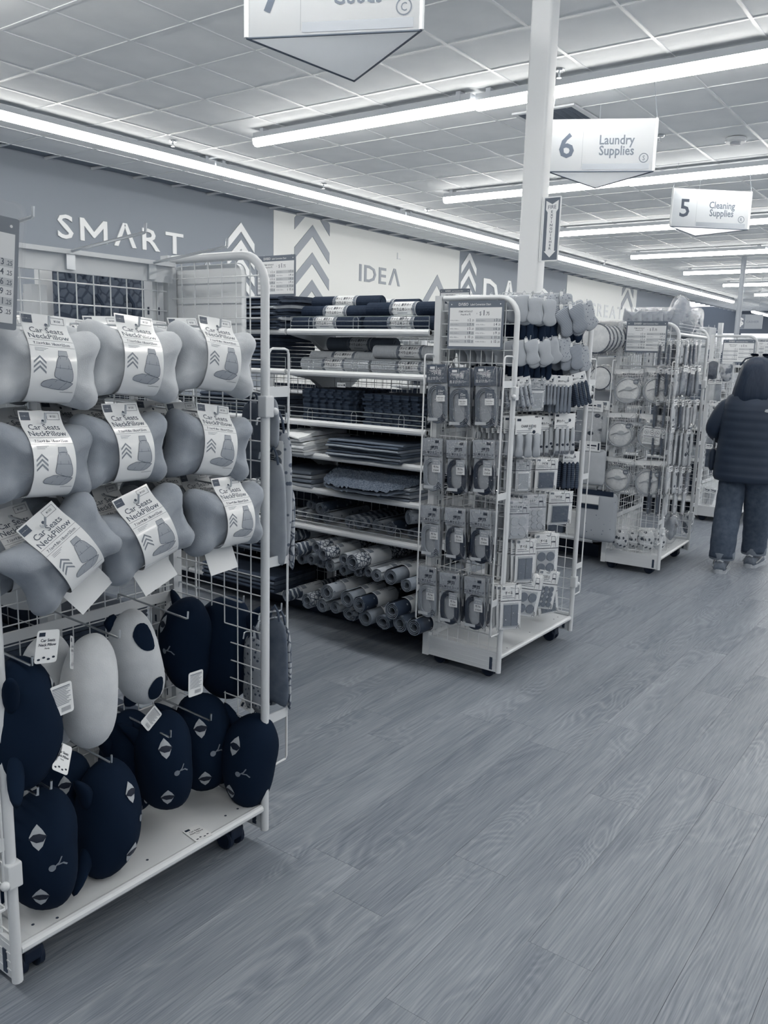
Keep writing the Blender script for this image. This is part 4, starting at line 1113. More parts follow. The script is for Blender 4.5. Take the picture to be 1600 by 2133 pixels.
# foam joint mats: toothed tiles in two stacks
FOAM = mat('dark_foam', .17, .8, .2, var=.03); FOAM2 = mat('dark_foam_edge', .22, .8, .2)
def joint_tile():
    w = .16; P = []; n = 6; tw = 2*w/(2*n)
    def edge(p, d, nrm):
        for k in range(n):
            a = k*2*tw
            for s, o in ((a, 0), (a+tw*.9, 0), (a+tw*1.0, .014), (a+tw*1.9, .014)):
                P.append((p[0]+d[0]*s+nrm[0]*o, p[1]+d[1]*s+nrm[1]*o))
    edge((-w, -w), (1, 0), (0, -1)); edge((w, -w), (0, 1), (1, 0)); edge((w, w), (-1, 0), (0, 1)); edge((-w, w), (0, -1), (-1, 0))
    return MB().prism(P, 0, .0105, 'xy').mesh('joint_mat', [FOAM])
JT = joint_tile(); JT2 = JT.copy(); JT2.materials[0] = FOAM2
zt = ZB[2]-.008
for st, (u, n, xo) in enumerate(((722, 15, 0), (850, 14, .012))):
    for k in range(n):
        p = at(u, 830, 'x', 3.545)
        o = link('joint_mat', (JT, JT2)[(k*5+st) % 2], None, (p.x+xo+random.uniform(-.008, .008), p.y+random.uniform(-.012, .012), zt+.0005+k*.0112)); o.rotation_euler = (0, 0, R_(random.uniform(-2, 2)+(3 if st else 0)))
        tag(o, '%s toothed foam joint mat from the bottom of the %s stack' % ((ORD[k] if k < 20 else str(k)), ('left', 'right')[st]), 'foam mat', 'foam joint mats on the third shelf')
jl = thing('joint_mat_label', 'small white label reading JOINT MAT on the left foam stack', 'label', at(711, 802, 'x', 3.36), (0, 0, RW))
MB().box(-.028, .028, -.001, .001, -.012, .012).build('card', PAPER, jl); ik = Ink(flat(-.001)); ik.text(-.004, -.004, 'JOINT MAT', .0085, 0, 'c', .02, .9); ik.disc(.021, 0, .005, 0, 8); ik.build('printing', [INK], jl, recalc=False)
# white towels and grey mats (fourth shelf)
TOW = mat('white_towelling', .9, .95, .1, var=.03, vscale=40, bump=.4, bscale=350); TOW2 = mat('pale_towelling', .76, .95, .1, var=.03, vscale=40, bump=.4, bscale=350)
GREYM = [mat('grey_mat_a', .36, .9, .1, bump=.3, bscale=300), mat('grey_mat_b', .3, .9, .1, bump=.3, bscale=300), mat('grey_mat_c', .5, .9, .1, bump=.3, bscale=300)]
z = ZB[3]-.008
for k in range(6):
    p = at(655, 930, 'x', 3.48)
    o = link('towel', folded('towel', TOW if k % 2 else TOW2, .27-.012*k, .40, .017, 31+k, 1, .05 if k > 1 else .02, 2.0 if k < 5 else 7), None, (p.x-.01*(k % 3)-.02, p.y+.006*(k % 2), z+.001+k*.0185))
    o.rotation_euler = (0, 0, R_((k*37 % 7)-3)); tag(o, '%s white folded towel from the bottom of the pile on the fourth shelf' % ORD[k], 'towel', 'white towels on the fourth shelf')
for k in range(7):
    p = at(800, 945, 'x', 3.5)
    o = link('bath_mat', folded('bath_mat', GREYM[(k*2) % 3], .46, .37, .0125, 51+k, 1), None, (p.x-.012*((k*5) % 3)-.01, p.y-.012, z+.001+k*.0137))
    o.rotation_euler = (0, 0, R_((k*29 % 5)-2)); tag(o, '%s flat grey mat from the bottom of the pile right of the towels' % ORD[k], 'mat', 'flat grey mats on the fourth shelf')
# shaggy rug and folded blankets (fifth shelf)
z = ZB[4]-.008
BL = [mat('grey_blanket', .42, .95, .1, bump=.4, bscale=300), mat('pale_blanket', .6, .95, .1, bump=.4, bscale=300)]
for k in range(4):
    p = at(655, 1000, 'x', 3.5)
    o = link('folded_blanket', folded('blanket', BL[(k+1) % 2], .30-.02*k, .34, .02, 71+k, 1), None, (p.x, p.y+.01*k, z+.001+k*.0215))
    o.rotation_euler = (0, 0, R_(k*4-5)); tag(o, '%s folded blanket from the bottom of the pile left of the shaggy rug' % ORD[k], 'blanket', 'folded blankets on the fifth shelf')
for k in range(4):
    p = at(858, 1040, 'x', 3.5)
    o = link('folded_blanket', folded('blanket', BL[k % 2], .2, .34, .016, 81+k, 1), None, (p.x, p.y, z+.001+k*.0175))
    tag(o, '%s folded blanket from the bottom under the right end of the shaggy rug' % ORD[k], 'blanket', 'folded blankets on the fifth shelf')
SHAG = mat('shag_pile', .3, .95, .05, var=.12, vscale=160, bump=1.0, bscale=220)
rg = thing('shag_rug', 'mid grey shaggy rug drooping over the edge of the fifth shelf', 'rug', (0, 0, 0))
pr_ = at(765, 1030, 'x', 3.36)
def rugfn(th):
    def f(u, v):
        y = (u-.5)*.62; t = v
        wd = math.sqrt(max(0, 1-((u-.5)/.5)**4))
        x = -.13*wd+(.36)*(1-t)*1.0 if False else .2-.36*t*wd-.02*(1-wd)
        zz = .078-.075*max(0, t-.45)**1.5*2.2*wd
        n_ = (noise.noise((x*75, y*75, 0))*.007+noise.noise((x*33, y*33, 3))*.005)*min(1, wd*1.6)
        return (x+n_*.5, y+n_*.4, zz+th*(1+n_*30)+n_*1.1)
    return f
MB().sheet(rugfn(.012), 110, 70).build('pile', SHAG, rg, (3.39, pr_.y, z+.03), smooth=3)
MB().sheet(lambda u, v: tuple(Vector(rugfn(0)(u, v))-Vector((0, 0, .008))), 40, 20).build('backing', mat('rug_backing', .3, .9), rg, (3.39, pr_.y, z+.03))
# rolled floor mats pointing out of the three lowest shelves
PAT = [pattern('tribal_print', .12, .7, 'cells', 48, .6, .1, (1, 1, 1)), pattern('star_print', .62, .1, 'voronoi', 34, .6, .2), pattern('blossom_mat', .26, .58, 'voronoi', 36, .6, .22), pattern('lattice_print', .6, .25, 'checker', 42, .6, .5), pattern('line_print', .68, .22, 'wave', 9, .6, .3), mat('plain_mat_grey', .45, .6, var=.05), mat('plain_mat_pale', .62, .6, var=.05), pattern('dark_leaf_mat', .45, .2, 'voronoi', 30, .6, .25)]
MATEND = mat('mat_edge', .4, .7)
def spiral_roll(r, L, turns, seed, squash=1.0):
    rn = random.Random(seed); N = int(20*turns); pts = []; ci = .38+.14*rn.random()
    for k in range(N+1):
        t = k/N; rad = r*(ci+(1-ci)*t)*(1+.03*math.sin(k*.7+seed)); a = 2*math.pi*turns*t+seed
        pts.append((rad*math.cos(a)*squash, rad*math.sin(a)/squash))
    th = r*(1-ci)/turns*.42; mb = MB(); V = []
    inn = []
    for k, (a, b) in enumerate(pts):
        l = math.hypot(a, b) or 1; inn.append((a*(1-th/l), b*(1-th/l)))
    n = N+1
    jag = [0.0]*n
    vs = [(0+jag[k], *pts[k]) for k in range(n)]+[(0, *inn[k]) for k in range(n)]+[(L, *pts[k]) for k in range(n)]+[(L, *inn[k]) for k in range(n)]
    out = []; mi = []
    for k in range(N):
        mb.add([vs[k], vs[k+1], vs[2*n+k+1], vs[2*n+k]], [(0, 1, 2, 3)], 0); mb.add([vs[n+k], vs[n+k+1], vs[3*n+k+1], vs[3*n+k]], [(0, 1, 2, 3)], 1)
        mb.add([vs[k], vs[k+1], vs[n+k+1], vs[n+k]], [(0, 1, 2, 3)], 1)
    return mb
ROLLP = {}
BAND = mat('mat_sleeve_paper', .82, .45); PALEB = mat('mat_sleeve_grey', .5, .45)
def floor_roll(px, rad, x, pi, label, grp, L=.42, band=True, yaw=0, pit=0, sq=1.0, bandpos=.07):
    e = at(px[0], px[1], 'x', x); d = (e-CAM).dot(_fw); r = rad/FPX*d*1.1
    key = (pi, int(r*250), sq, band)
    if key not in ROLLP:
        q = r
        me = spiral_roll(q, L, 3.2, pi*1.7+r*100, sq).mesh('roll', [PAT[pi], MATEND], smooth=.9, recalc=False, merge=True)
        bm_ = None
        if band:
            b = MB(); b.lathe([(q*1.02, bandpos), (q*1.03, bandpos+.001), (q*1.03, bandpos+.17), (q*1.02, bandpos+.171)], 22, 'x')
            b.f = b.f[:-2]; b.mi = b.mi[:-2]
            ik = Ink(lambda a, s, l: (bandpos+.085+a, -(q*1.03+l)*math.sin(s/q), (q*1.03+l)*math.cos(s/q)))
            ik.rect(-.08, -.035, -.045, .03, 1, 1, 8); [ik.poly([(-.03+k*.012, .012), (-.022+k*.012, .0), (-.03+k*.012, -.012), (-.026+k*.012, -.012), (-.018+k*.012, 0), (-.026+k*.012, .012)], 0) for k in range(3)]
            ik.ring(.03, .0, .008, .0018, 0, 12); ik.rect(.02, -.03, .075, -.028, 0); ik.rect(.02, .024, .075, .026, 0); ik.rect(-.01, -.02, .015, -.018, 0)
            bm_ = (b.mesh('paper_sleeve', BAND, smooth=.7, recalc=False), ik.mesh('printing', [INK, PALEB], recalc=False))
        ROLLP[key] = (me, bm_)
    me, bm_ = ROLLP[key]
    t = thing('rolled_mat', label, 'mat roll', e, (0, R_(pit), R_(yaw)), grp)
    a = link('roll', me, t)
    if bm_: s = link('paper_sleeve', bm_[0], t); link('printing', bm_[1], s)
c6 = lambda x, y: (500+x/3.81, 860+y/3.81)
g = 'rolled mats behind the wire fence of the sixth shelf'
for i, (x, y, r, X, pi, ds) in enumerate(((445, 790, 30, 3.40, 6, 'pale'), (515, 800, 34, 3.40, 6, 'pale'), (560, 735, 42, 3.44, 7, 'dark leaf'), (635, 760, 48, 3.40, 7, 'dark leaf'), (605, 835, 28, 3.42, 7, 'small dark'), (692, 832, 46, 3.40, 2, 'blossom'),
        (870, 865, 48, 3.41, 3, 'lattice'), (948, 880, 46, 3.40, 3, 'lattice'), (1090, 897, 46, 3.40, 2, 'blossom'), (1195, 912, 50, 3.40, 1, 'dark starry'), (1338, 830, 58, 3.36, 2, 'blossom'), (1365, 962, 42, 3.41, 7, 'dark leaf'))):
    floor_roll(c6(x, y), r/3.81, X, pi, '%s rolled mat, %s from the left behind the fence of the sixth shelf' % (ds, ORD[i]), g, .36, False, yaw=(-28 if i == 10 else 0))
g = 'rolled mats on the seventh shelf'
for i, (x, y, r, X, pi, ds) in enumerate(((425, 975, 44, 3.36, 4, 'pale sleeved'), (430, 1088, 52, 3.24, 4, 'pale line-printed'), (605, 1070, 48, 3.26, 0, 'tribal'), (655, 1122, 48, 3.22, 0, 'tribal'), (825, 1165, 48, 3.25, 6, 'pale'), (890, 1187, 62, 3.21, 0, 'large tribal'),
        (485, 1158, 42, 3.3, 5, 'grey'), (563, 1160, 42, 3.28, 5, 'grey'), (640, 1192, 40, 3.3, 7, 'dark'), (715, 1215, 50, 3.26, 6, 'pale'), (820, 1245, 42, 3.28, 5, 'grey'), (935, 1262, 40, 3.29, 0, 'tribal'), (1020, 1262, 42, 3.28, 6, 'pale'), (1085, 1292, 56, 3.24, 6, 'pale'), (1195, 1302, 62, 3.23, 5, 'grey'), (1320, 1368, 52, 3.2, 5, 'small-holed grey'))):
    floor_roll(c6(x, y), r/3.81, X, pi, '%s rolled mat, %s from the left on the seventh shelf' % (ds, ORD[i]), g, .46, r > 43, yaw=(x*7 % 5)-2, bandpos=.10)
g = 'rolled mats on the lowest shelf'
for i, (x, y, r, X, pi, ds) in enumerate(((365, 1452, 42, 3.3, 4, 'pale'), (530, 1492, 54, 3.26, 0, 'tribal'), (650, 1532, 54, 3.26, 2, 'blossom'), (690, 1428, 64, 3.2, 2, 'large blossom'), (755, 1547, 54, 3.25, 6, 'pale'), (850, 1478, 64, 3.2, 5, 'banded grey'), (865, 1602, 56, 3.25, 3, 'flattened lattice'),
        (945, 1522, 60, 3.19, 1, 'dark starry'), (995, 1628, 64, 3.22, 5, 'banded grey'), (1130, 1662, 60, 3.24, 7, 'flattened dark'), (1205, 1572, 66, 3.19, 1, 'dark starry'), (1265, 1672, 66, 3.22, 7, 'dark leaf'), (1380, 1702, 68, 3.22, 1, 'dark starry'))):
    floor_roll(c6(x, y), r/3.81, X, pi, '%s rolled mat, %s from the left on the lowest shelf' % (ds, ORD[i]), g, .46, i not in (2, 9, 11), yaw=(x*3 % 5)-2, sq=1.12 if i in (6, 9) else 1.0, bandpos=.10)
# dark mat stacks in the next bay, left
for k in range(11):
    p = at(578, 700, 'x', 3.52); bend = .0
    o = link('dark_mat', folded('dark_mat', [DT[0], DT[1], DT[0], DT[3]][k % 4], .5-.02*(k % 3), .4, .016, 91+k, 1, .05 if k > 3 else .01), None, (p.x-.01*(k % 3), p.y+.05, ZB[0]-.008+.001+k*.0165 if k > 99 else ZB[0]-.07+.003+k*.0165+.062))
    o.rotation_euler = (0, 0, R_((k*13 % 7)-3)); tag(o, '%s dark mat from the bottom of the drooping pile left of the rolls' % ORD[k], 'mat', 'dark mats left of the ribbed rolls')
for k in range(9):
    p = at(560, 760, 'x', 3.52)
    o = link('dark_mat', folded('dark_mat', DT[k % 2], .46, .38, .02, 111+k, 1), None, (p.x, p.y+.05, ZB[1]-.007+k*.0212))
    tag(o, '%s dark mat from the bottom of the lower pile left of the pale rolls' % ORD[k], 'mat', 'dark mats left of the pale rolls')
for b_i, (z, n, w) in enumerate(((ZB[2], 5, .5), (ZB[4], 4, .5), (ZB[6], 5, .5), (ZB[7], 4, .5))):
    for k in range(n):
        o = link('dark_mat', folded('dark_mat', DT[(k+b_i) % 3], .6, .36, .022, 131+k+b_i*7, 1), None, (3.53, 3.5, z-.007+k*.0235))
        tag(o, '%s dark mat from the bottom in the left bay, %s pile down' % (ORD[k], ORD[b_i+2]), 'mat', 'dark mats low in the left bay')
wl_ = thing('eye_mask', 'dark loop-shaped cover with a pale rim standing above the mats', 'cover', at(565, 600, 'x', 3.45), (0, 0, RW))
MB().tube(smoothpath([(-.09, 0, -.06), (-.06, 0, .0), (.0, 0, .05), (.045, 0, .05), (.06, 0, .01), (.04, 0, -.04), (.02, 0, -.06)], 4), .012, 6).build('pale_rim', mat('rim_grey', .62, .8), wl_, smooth=.8)
MB().cushion(smoothloop([(-.09, -.06), (-.05, .0), (.0, .045), (.045, .045), (.058, .01), (.03, -.055)], 3), .012, 3).build('dark_panel', DT[0], wl_, smooth=3)
# ---------------------------------------------------------------- cord packs on the side of the middle rack
CARDG = mat('grey_backing_card', .62, .4); CARDD = mat('dark_header_card', .3, .4); KRAFT = mat('pale_inner_card', .68, .6)
CORDL = mat('pale_cord', .55, .45); CORDM = mat('mid_cord', .44, .45); CORDD = mat('black_cord', .05, .45)
BAG = clear('pack_film', .06, .98, .7, 55)
def racetrack(w, h, r0, n=8):
    P = []
    for k in range(n+1):
        a = math.pi*k/n; P.append((w*math.cos(a), h/2-w+w*math.sin(a)))
    for k in range(n+1):
        a = math.pi+math.pi*k/n; P.append((w*math.cos(a), -h/2+w+w*math.sin(a)))
    return P
def film_bag(t, W, H, D, m=None, seed=0, name='film_bag'):
    mb = MB().cushion(smoothloop(rrect(W, H, W*.08, 2), 2), D, 5, 4)
    for i, (x, y, z) in enumerate(mb.v):
        k = noise.noise((x*40+seed, y*40, z*40+seed))*.004+noise.noise((x*90+seed, 3, z*60))*.004*(1.5 if z > H*.25 else .6); mb.v[i] = (x+k*.5, y+k, z)
    return mb.build(name, m or BAG, t, smooth=3)
def cord_pack(kind, cordm):
    t = thing('cord_pack', '', 'cord pack', group='cord packs on the side of the middle rack')
    W, H = (.118, .27) if kind == 1 else (.114, .25)
    MB().box(-W/2+.004, W/2-.004, .0, .0012, -H/2+.012, H/2-.004).build('inner_card', KRAFT, t)
    hd = MB().box(-W/2+.003, W/2-.003, -.010, -.0088, H/2-.085, H/2-.004).build('header_card', CARDD if kind == 1 else CARDG, t)
    ik = Ink(flat(-.010))
    if kind == 1:
        ik.text(-.004, H/2-.05, '\u7db2\u6238\u7528', .021, 0, 'c', .02); ik.text(-.004, H/2-.071, '\u866b\u3088\u3051\u30ab\u30d0\u30fc', .0155, 0, 'c', .015); ik.rect(-.035, H/2-.023, -.008, H/2-.012, 0); ik.rect(-.04, H/2-.031, .03, H/2-.0285, 0)
    else:
        ik.text(.012, H/2-.056, '\u7db2\u6238', .022, 1, 'c', .025); ik.text(0, H/2-.075, '\u30b4\u30e0\u62bc\u3055\u3048\u30b3\u30fc\u30c9', .0142, 1, 'c', .02); ik.rect(-.043, H/2-.0805, .043, H/2-.079, 1); ik.rect(.018, H/2-.026, .04, H/2-.012, 1)
    ik.build('printing', [PAPER, INK], hd, recalc=False)
    cl = H-.092
    n = 6
    mb = MB()
    for k in range(n):
        w = W/2-.007-k*.0036; rj = random.Random(k+kind)
        P = racetrack(w, cl-k*.008, 0)
        mb.tube([(x+rj.uniform(-.0015, .0015), -.004-.0035*(k % 2)-rj.random()*.001, z-.045) for x, z in P], .0027 if kind == 1 else .0033, 6, True)
    if kind != 1:
        for k in range(5):
            w = W/2-.009-k*.0036; P = racetrack(w, cl-.006-k*.008, 0)
            mb.tube([(x, -.0095, z-.045+.002*(k % 2)) for x, z in P], .0033, 6, True)
    mb.build('cord_coil', cordm, t, smooth=3, kind='stuff')
    lb = MB().box(W*.02, W*.42, -.0145, -.0135, -.035, .032).build('size_label', PAPER if kind != 1 else CARDD, t)
    ik = Ink(flat(-.0145))
    if kind == 1:
        ik.text(W*.22, .008, '2.2m', .0135, 0, 'c', .025); ik.text(W*.22, -.003, '(2.40yd)', .0085, 0, 'c', .015); ik.rect(W*.02, -.035, W*.42, -.006, 0); ik.text(W*.22, -.02, '4mm~6mm', .0072, 1, 'c', .02); ik.text(W*.22, -.029, '0.15in~0.23in', .005, 1, 'c', .01)
    else:
        ik.rect(W*.02, .0, W*.42, .032, 2); ik.text(W*.22, .017, '4.5mm', .0105, 0, 'c', .02); ik.text(W*.22, .006, '(0.17in)', .0085, 0, 'c', .015); ik.text(W*.22, -.014, '\u7d04 7m', .0115, 1, 'c', .025); ik.text(W*.22, -.028, '(7.65yd)', .0095, 1, 'c', .015)
    ik.build('printing', [PAPER, INK, CARDG], lb, recalc=False)
    q = Ink(flat(-.0125)); [q.chev(W*.33, -H/2+.045-k*.0095, .012, .010, .004, 0) for k in range(3)]; q.rect(-W/2+.008, -H/2+.012, .008, -H/2+.026, 1)
    q.build('chevron_print', [INK, PALE], t, recalc=False)
    film_bag(t, W, H, .0175, seed=kind)
    return t
P1 = cord_pack(1, CORDM); P2L = cord_pack(2, CORDL); P2D = cord_pack(2, CORDD)
R2L = lambda p: Vector(p)-Vector((3.338, 1.746, 0))
rown = ['top', 'second', 'third', 'bottom']; coln = ['left', 'middle', 'right']
for r, cols in enumerate((((912, 820), (958, 828), (1013, 827)), ((903, 967), (953, 972), (1009, 973)), ((898, 1106), (950, 1112), (1002, 1117)), ((891, 1232), (938, 1246), (990, 1256)))):
    for c, px in enumerate(cols):
        proto = P1 if r == 0 else (P2L if c == 0 else P2D)
        n = (2, 3, 4)[c]
        kindw = 'screen cover strip' if r == 0 else ('pale cord' if c == 0 else 'black cord')
        for k in range(n):
            X = 3.262+k*.023
            p = at(px[0], px[1], 'x', 3.262)
            place(proto, '%s pack %s on the %s hook of the %s row, middle rack side' % (kindw, 'foremost' if k == 0 else ORD[k], coln[c], rown[r]), (X, p.y+.002*k*(1 if k % 2 else -1), p.z-.001*k), (0, R_((k*5 % 7)-3), RW+R_((k % 3)-1)*3))
        hook(R2, R2L((3.336, p.y, p.z+.118)), .095, (-1, 0, 0), .018, .0024)
# ---------------------------------------------------------------- socks and felt pads on the front of the middle rack
SOCKP = mat('pale_sock_knit', .68, .9, .1, bump=.4, bscale=400); SOCKG = mat('grey_sock_knit', .52, .9, .1, bump=.4, bscale=400); SOCKD = mat('dark_sock_knit', .08, .9, .1, bump=.3, bscale=400)
SOCKX = [pattern('striped_sock', .62, .42, 'bands', 40, .9, .5), pattern('face_sock', .3, .64, 'voronoi', 60, .9, .2), pattern('ribbed_dark_sock', .12, .24, 'bands', 26, .9, .5), mat('button_sock', .45, .9, var=.03)]
def sock_outline(w, h):
    return smoothloop([(-w*.42, h*.5), (w*.42, h*.5), (w*.5, h*.2), (w*.42, -h*.1), (w*.55, -h*.36), (w*.25, -h*.5), (-w*.2, -h*.5), (-w*.5, -h*.32), (-w*.4, 0), (-w*.5, h*.25)], 3)
def ankle_socks(m, w=.105, h=.15, n=2, lean=0):
    t = thing('sock_pair', '', 'socks', group='socks hanging on the middle rack')
    for k in range(n):
        mb = MB().cushion(sock_outline(w, h), .011, 4, 2.6)
        o = mb.build('sock', m, t, ((k-.5)*w*.75, -.012*k, -.004*k), smooth=3); o.rotation_euler = (0, R_(-10+8*k+lean), 0)
    MB().box(-.012, .012, -.016, -.014, h*.42, h*.60).build('hang_clip', PAPER, t); 
    MB().tube([(-.012, -.015, h*.58), (0, -.015, h*.66), (.012, -.015, h*.58)], .002, 5).build('clip_loop', PALE, t)
    return t
def chair_socks(m, cw, chh, sw, sh, n, title, pads=False):
    t = thing('chair_sock_pack', '', 'socks', group='chair sock packs on the middle rack')
    c = MB().box(-cw/2, cw/2, -.0006, .0006, 0, chh).build('header_card', PAPER, t)
    ik = Ink(flat(-.0006)); ik.text(-.0 if len(title) > 6 else -cw*.2, chh*.42, title, chh*.2, 0, 'c', .02, .8); ik.rect(-cw*.45, chh*.2, cw*.1, chh*.23, 1); ik.rect(-cw*.45, chh*.1, cw*.2, chh*.13, 1); ik.disc(cw*.22, chh*.55 if len(title) < 7 else chh*.15, chh*.11, 0, 10); ik.rect(-cw*.45, chh*.78, -cw*.3, chh*.92, 0)
    ik.build('printing', [INK, MID], c, recalc=False)
    for k in range(n):
        x = (k-(n-1)/2)*cw/n
        P = smoothloop([(-sw*.4, 0), (sw*.4, 0), (sw*.45, -sh*.6), (sw*.6, -sh*.8), (sw*.5, -sh), (-sw*.4, -sh), (-sw*.55, -sh*.8), (-sw*.45, -sh*.5)], 3)
        s = MB().cushion(P, sw*.38, 4, 2.4).build('sock', m, t, (x, -.004-.003*(k % 2), -.0), smooth=3)
        if pads:
            MB().sphere((0, -sw*.3, -sh*.62), sw*.32, 10, 6, (1, .5, 1)).build('paw_pad', INK, s)
            for q in (-.3, 0, .3): MB().box(sw*q-.001, sw*q+.001, -sw*.42, -sw*.36, -sh*.98, -sh*.86).build('toe_line', INK, s)
    return t
def flat_pack(W, H, cols, circ, circm, title, name='felt_pad_pack'):
    """card pack with a grid of felt pads; circ = (nx, ny, r) or squares"""
    t = thing(name, '', 'felt pads' if name == 'felt_pad_pack' else 'pack', group='packs of felt pads and cards on the middle rack')
    c = MB().box(-W/2, W/2, .0, .0015, -H/2, H/2).build('backing_card', cols[0], t)
    ik = Ink(flat(0)); hh = H*.36
    ik.rect(-W/2, H/2-hh, W/2, H/2-hh+.003, 0); ik.text(-W*.12, H/2-hh*.55, title, hh*.22, 0, 'c', .02, .8); ik.rect(-W*.42, H/2-hh*.8, W*.15, H/2-hh*.76, 1); ik.rect(-W*.42, H/2-hh*.68, W*.05, H/2-hh*.64, 1)
    ik.rect(-W*.45, H/2-hh*.25, -W*.3, H/2-hh*.08, 1); x0 = W*.28; z0 = H/2-hh*.6     # small chair drawing
    ik.rect(x0-W*.09, z0, x0+W*.09, z0+.006, 0); [ik.line([(x0+sx*W*.08, z0), (x0+sx*W*.1, z0-hh*.28)], .0016, 0) for sx in (-1, 1)]; ik.line([(x0-W*.08, z0+.004), (x0-W*.1, z0+hh*.4), (x0+W*.05, z0+hh*.4), (x0+W*.08, z0+.004)], .0022, 1)
    [ik.chev(W*.38, -H/2+.022-k*.006, .007, .006, .003, 0) for k in range(3)]
    ik.build('printing', [INK, MID], c, recalc=False)
    pl = MB().box(-W*.36, W*.36, -.0024, 0, -H*.46, H*.10).build('pad_sheet', cols[1], t)
    nx, ny, r = circ
    for i in range(nx):
        for j in range(ny):
            x = (i-(nx-1)/2)*W*.72/nx; z = -H*.18+(j-(ny-1)/2)*H*.54/ny
            if r > 0: MB().lathe([(r, -.0024), (r, -.0052), (r*.97, -.0056), (.001, -.0056)], 18, 'y').build('felt_pad', circm, t, (x, 0, z), smooth=.5)
            else: MB().box(x-W*.33/nx, x+W*.33/nx, -.0055, -.002, z-H*.24/ny, z+H*.24/ny).build('felt_pad', circm, t)
    film_bag(t, W*1.03, H*1.02, .0085, seed=nx)
    return t
YS = 1.76
def stack(proto, px, hpx, baseh, label, n=3, y=YS, dy=.045, rz=None, ry=0, hk=True, top=.5, shrink=True, jx=.006):
    """a pegful of the same pack: px = centre of the foremost"""
    p = at(px[0], px[1], 'y', y); hgt = (at(px[0], px[1]-hpx/2, 'y', y)-at(px[0], px[1]+hpx/2, 'y', y)).z
    n = min(8, max(n, int((2.10-y)/dy)))
    if rz is None: rz = -34 if 'sock_pair' not in proto.name else -24
    s = hgt/baseh; rn = random.Random(int(px[0]*7+px[1]))
    for k in range(n):
        place(proto, label % ('foremost' if k == 0 else ORD[k]), (p.x+rn.uniform(-jx, jx)*min(1, k), y+k*dy, p.z+rn.uniform(-.004, .004)*min(1, k)), (R_(rn.uniform(-2, 2)), R_(ry+rn.uniform(-3, 3)*min(k, 1)), R_(rz+rn.uniform(-4, 4))), None, (s, s, s))
    if hk: hook(R2, R2L((p.x, 2.12, p.z+hgt*top)), 2.12-y+.02, r=.0024)
AP = ankle_socks(SOCKP); AD = ankle_socks(SOCKD, .07, .19); AX0 = ankle_socks(SOCKX[0]); AX1 = ankle_socks(SOCKX[1])
L = '%%s pair of %s ankle socks, %s row, %s peg, middle rack'
def lab(kind, row, pos): return '%s pair of '+kind+' ankle socks, '+pos+' peg, '+row+' sock row'
for i, (u, v, pr, kd, ps, n, y) in enumerate(((1100, 645, AP, 'pale', 'left', 6, 1.74), (1131, 650, AP, 'pale', 'second left', 5, 1.76), (1166, 640, AX1, 'patterned', 'middle', 5, 1.80), (1190, 668, AX0, 'striped', 'right', 5, 1.72), (1212, 664, AX1, 'face-printed', 'far right', 4, 1.70))):
    stack(pr, (u, v), 66 if i < 3 else 72, .18, lab(kd, 'top', ps), n, y, .05, ry=(4, 0, -6, -20, -26)[i])
for i, (u, n) in enumerate(((1095, 3), (1120, 3), (1145, 3), (1172, 3), (1196, 2))):
    stack(AD, (u, 682), 60, .19, lab('dark', 'top', ('left', 'second left', 'middle', 'fourth', 'right')[i]+' inner'), n, 1.80, .05, hk=False)
for i, (u, v, pr, kd, ps, n, y, ry) in enumerate(((1095, 735, AP, 'pale', 'left', 6, 1.74, -10), (1122, 738, AP, 'pale', 'second left', 5, 1.75, -16), (1140, 735, AP, 'pale', 'third left', 4, 1.77, -20), (1163, 728, AX1, 'face-printed', 'middle', 4, 1.76, -4), (1188, 745, AX0, 'striped', 'right', 5, 1.73, -8), (1204, 752, AX1, 'spotted', 'far right', 3, 1.72, -20))):
    stack(pr, (u, v), 62, .18, lab(kd, 'second', ps), n, y, .05, ry=ry)
for i, (u, n) in enumerate(((1090, 3), (1112, 3), (1136, 3), (1160, 3), (1185, 3), (1205, 2))):
    stack(AD, (u, 768), 46, .19, lab('dark', 'second', ('left', 'second left', 'third', 'fourth', 'fifth', 'right')[i]+' inner'), n, 1.80, .05, hk=False)
CSX = chair_socks(SOCKX[0], .085, .06, .018, .11, 4, '\u811a\u30ab\u30d0\u30fc'); CSF = chair_socks(SOCKX[1], .085, .05, .02, .11, 3, '\u9774\u4e0b'); CSB = chair_socks(SOCKX[3], .11, .07, .024, .16, 4, '\u8105\u30ab\u30d0\u30fc'.replace('\u8105', '\u811a')); CSD = chair_socks(SOCKX[2], .11, .07, .024, .15, 4, '\u811a\u30ab\u30d0\u30fc')
CSC = chair_socks(SOCKP, .13, .075, .034, .10, 3, 'CHAIR SOCKS'); CSK = chair_socks(mat('cat_paw_sock', .68, .9), .11, .07, .022, .115, 4, '\u811a\u30ab\u30d0\u30fc', True)
def cl(kind, row, pos): return '%s pack of '+kind+' chair socks, '+pos+' peg of the '+row+' row'
stack(CSF, (1093, 805), 62, .16, cl('black and white', 'third', 'left'), 3, 1.76, .04, ry=-14, top=.2)
stack(CSX, (1145, 803), 62, .17, cl('dark striped', 'third', 'middle'), 3, 1.78, .04, top=.2)
stack(CSB, (1175, 806), 78, .23, cl('buttoned grey', 'third', 'fourth'), 3, 1.74, .04, top=.2)
stack(CSD, (1208, 798), 70, .22, cl('dark ribbed', 'third', 'right'), 3, 1.70, .04, ry=-16, top=.2)
stack(CSC, (1100, 905), 82, .175, cl('thick pale', 'fourth', 'left'), 4, 1.74, .03, top=.2)
stack(CSK, (1176, 893), 84, .185, cl('cat-paw', 'fourth', 'right'), 4, 1.74, .03, top=.2)
stack(CSK, (1143, 898), 82, .185, cl('cat-paw', 'fourth', 'middle'), 3, 1.80, .03, top=.2)
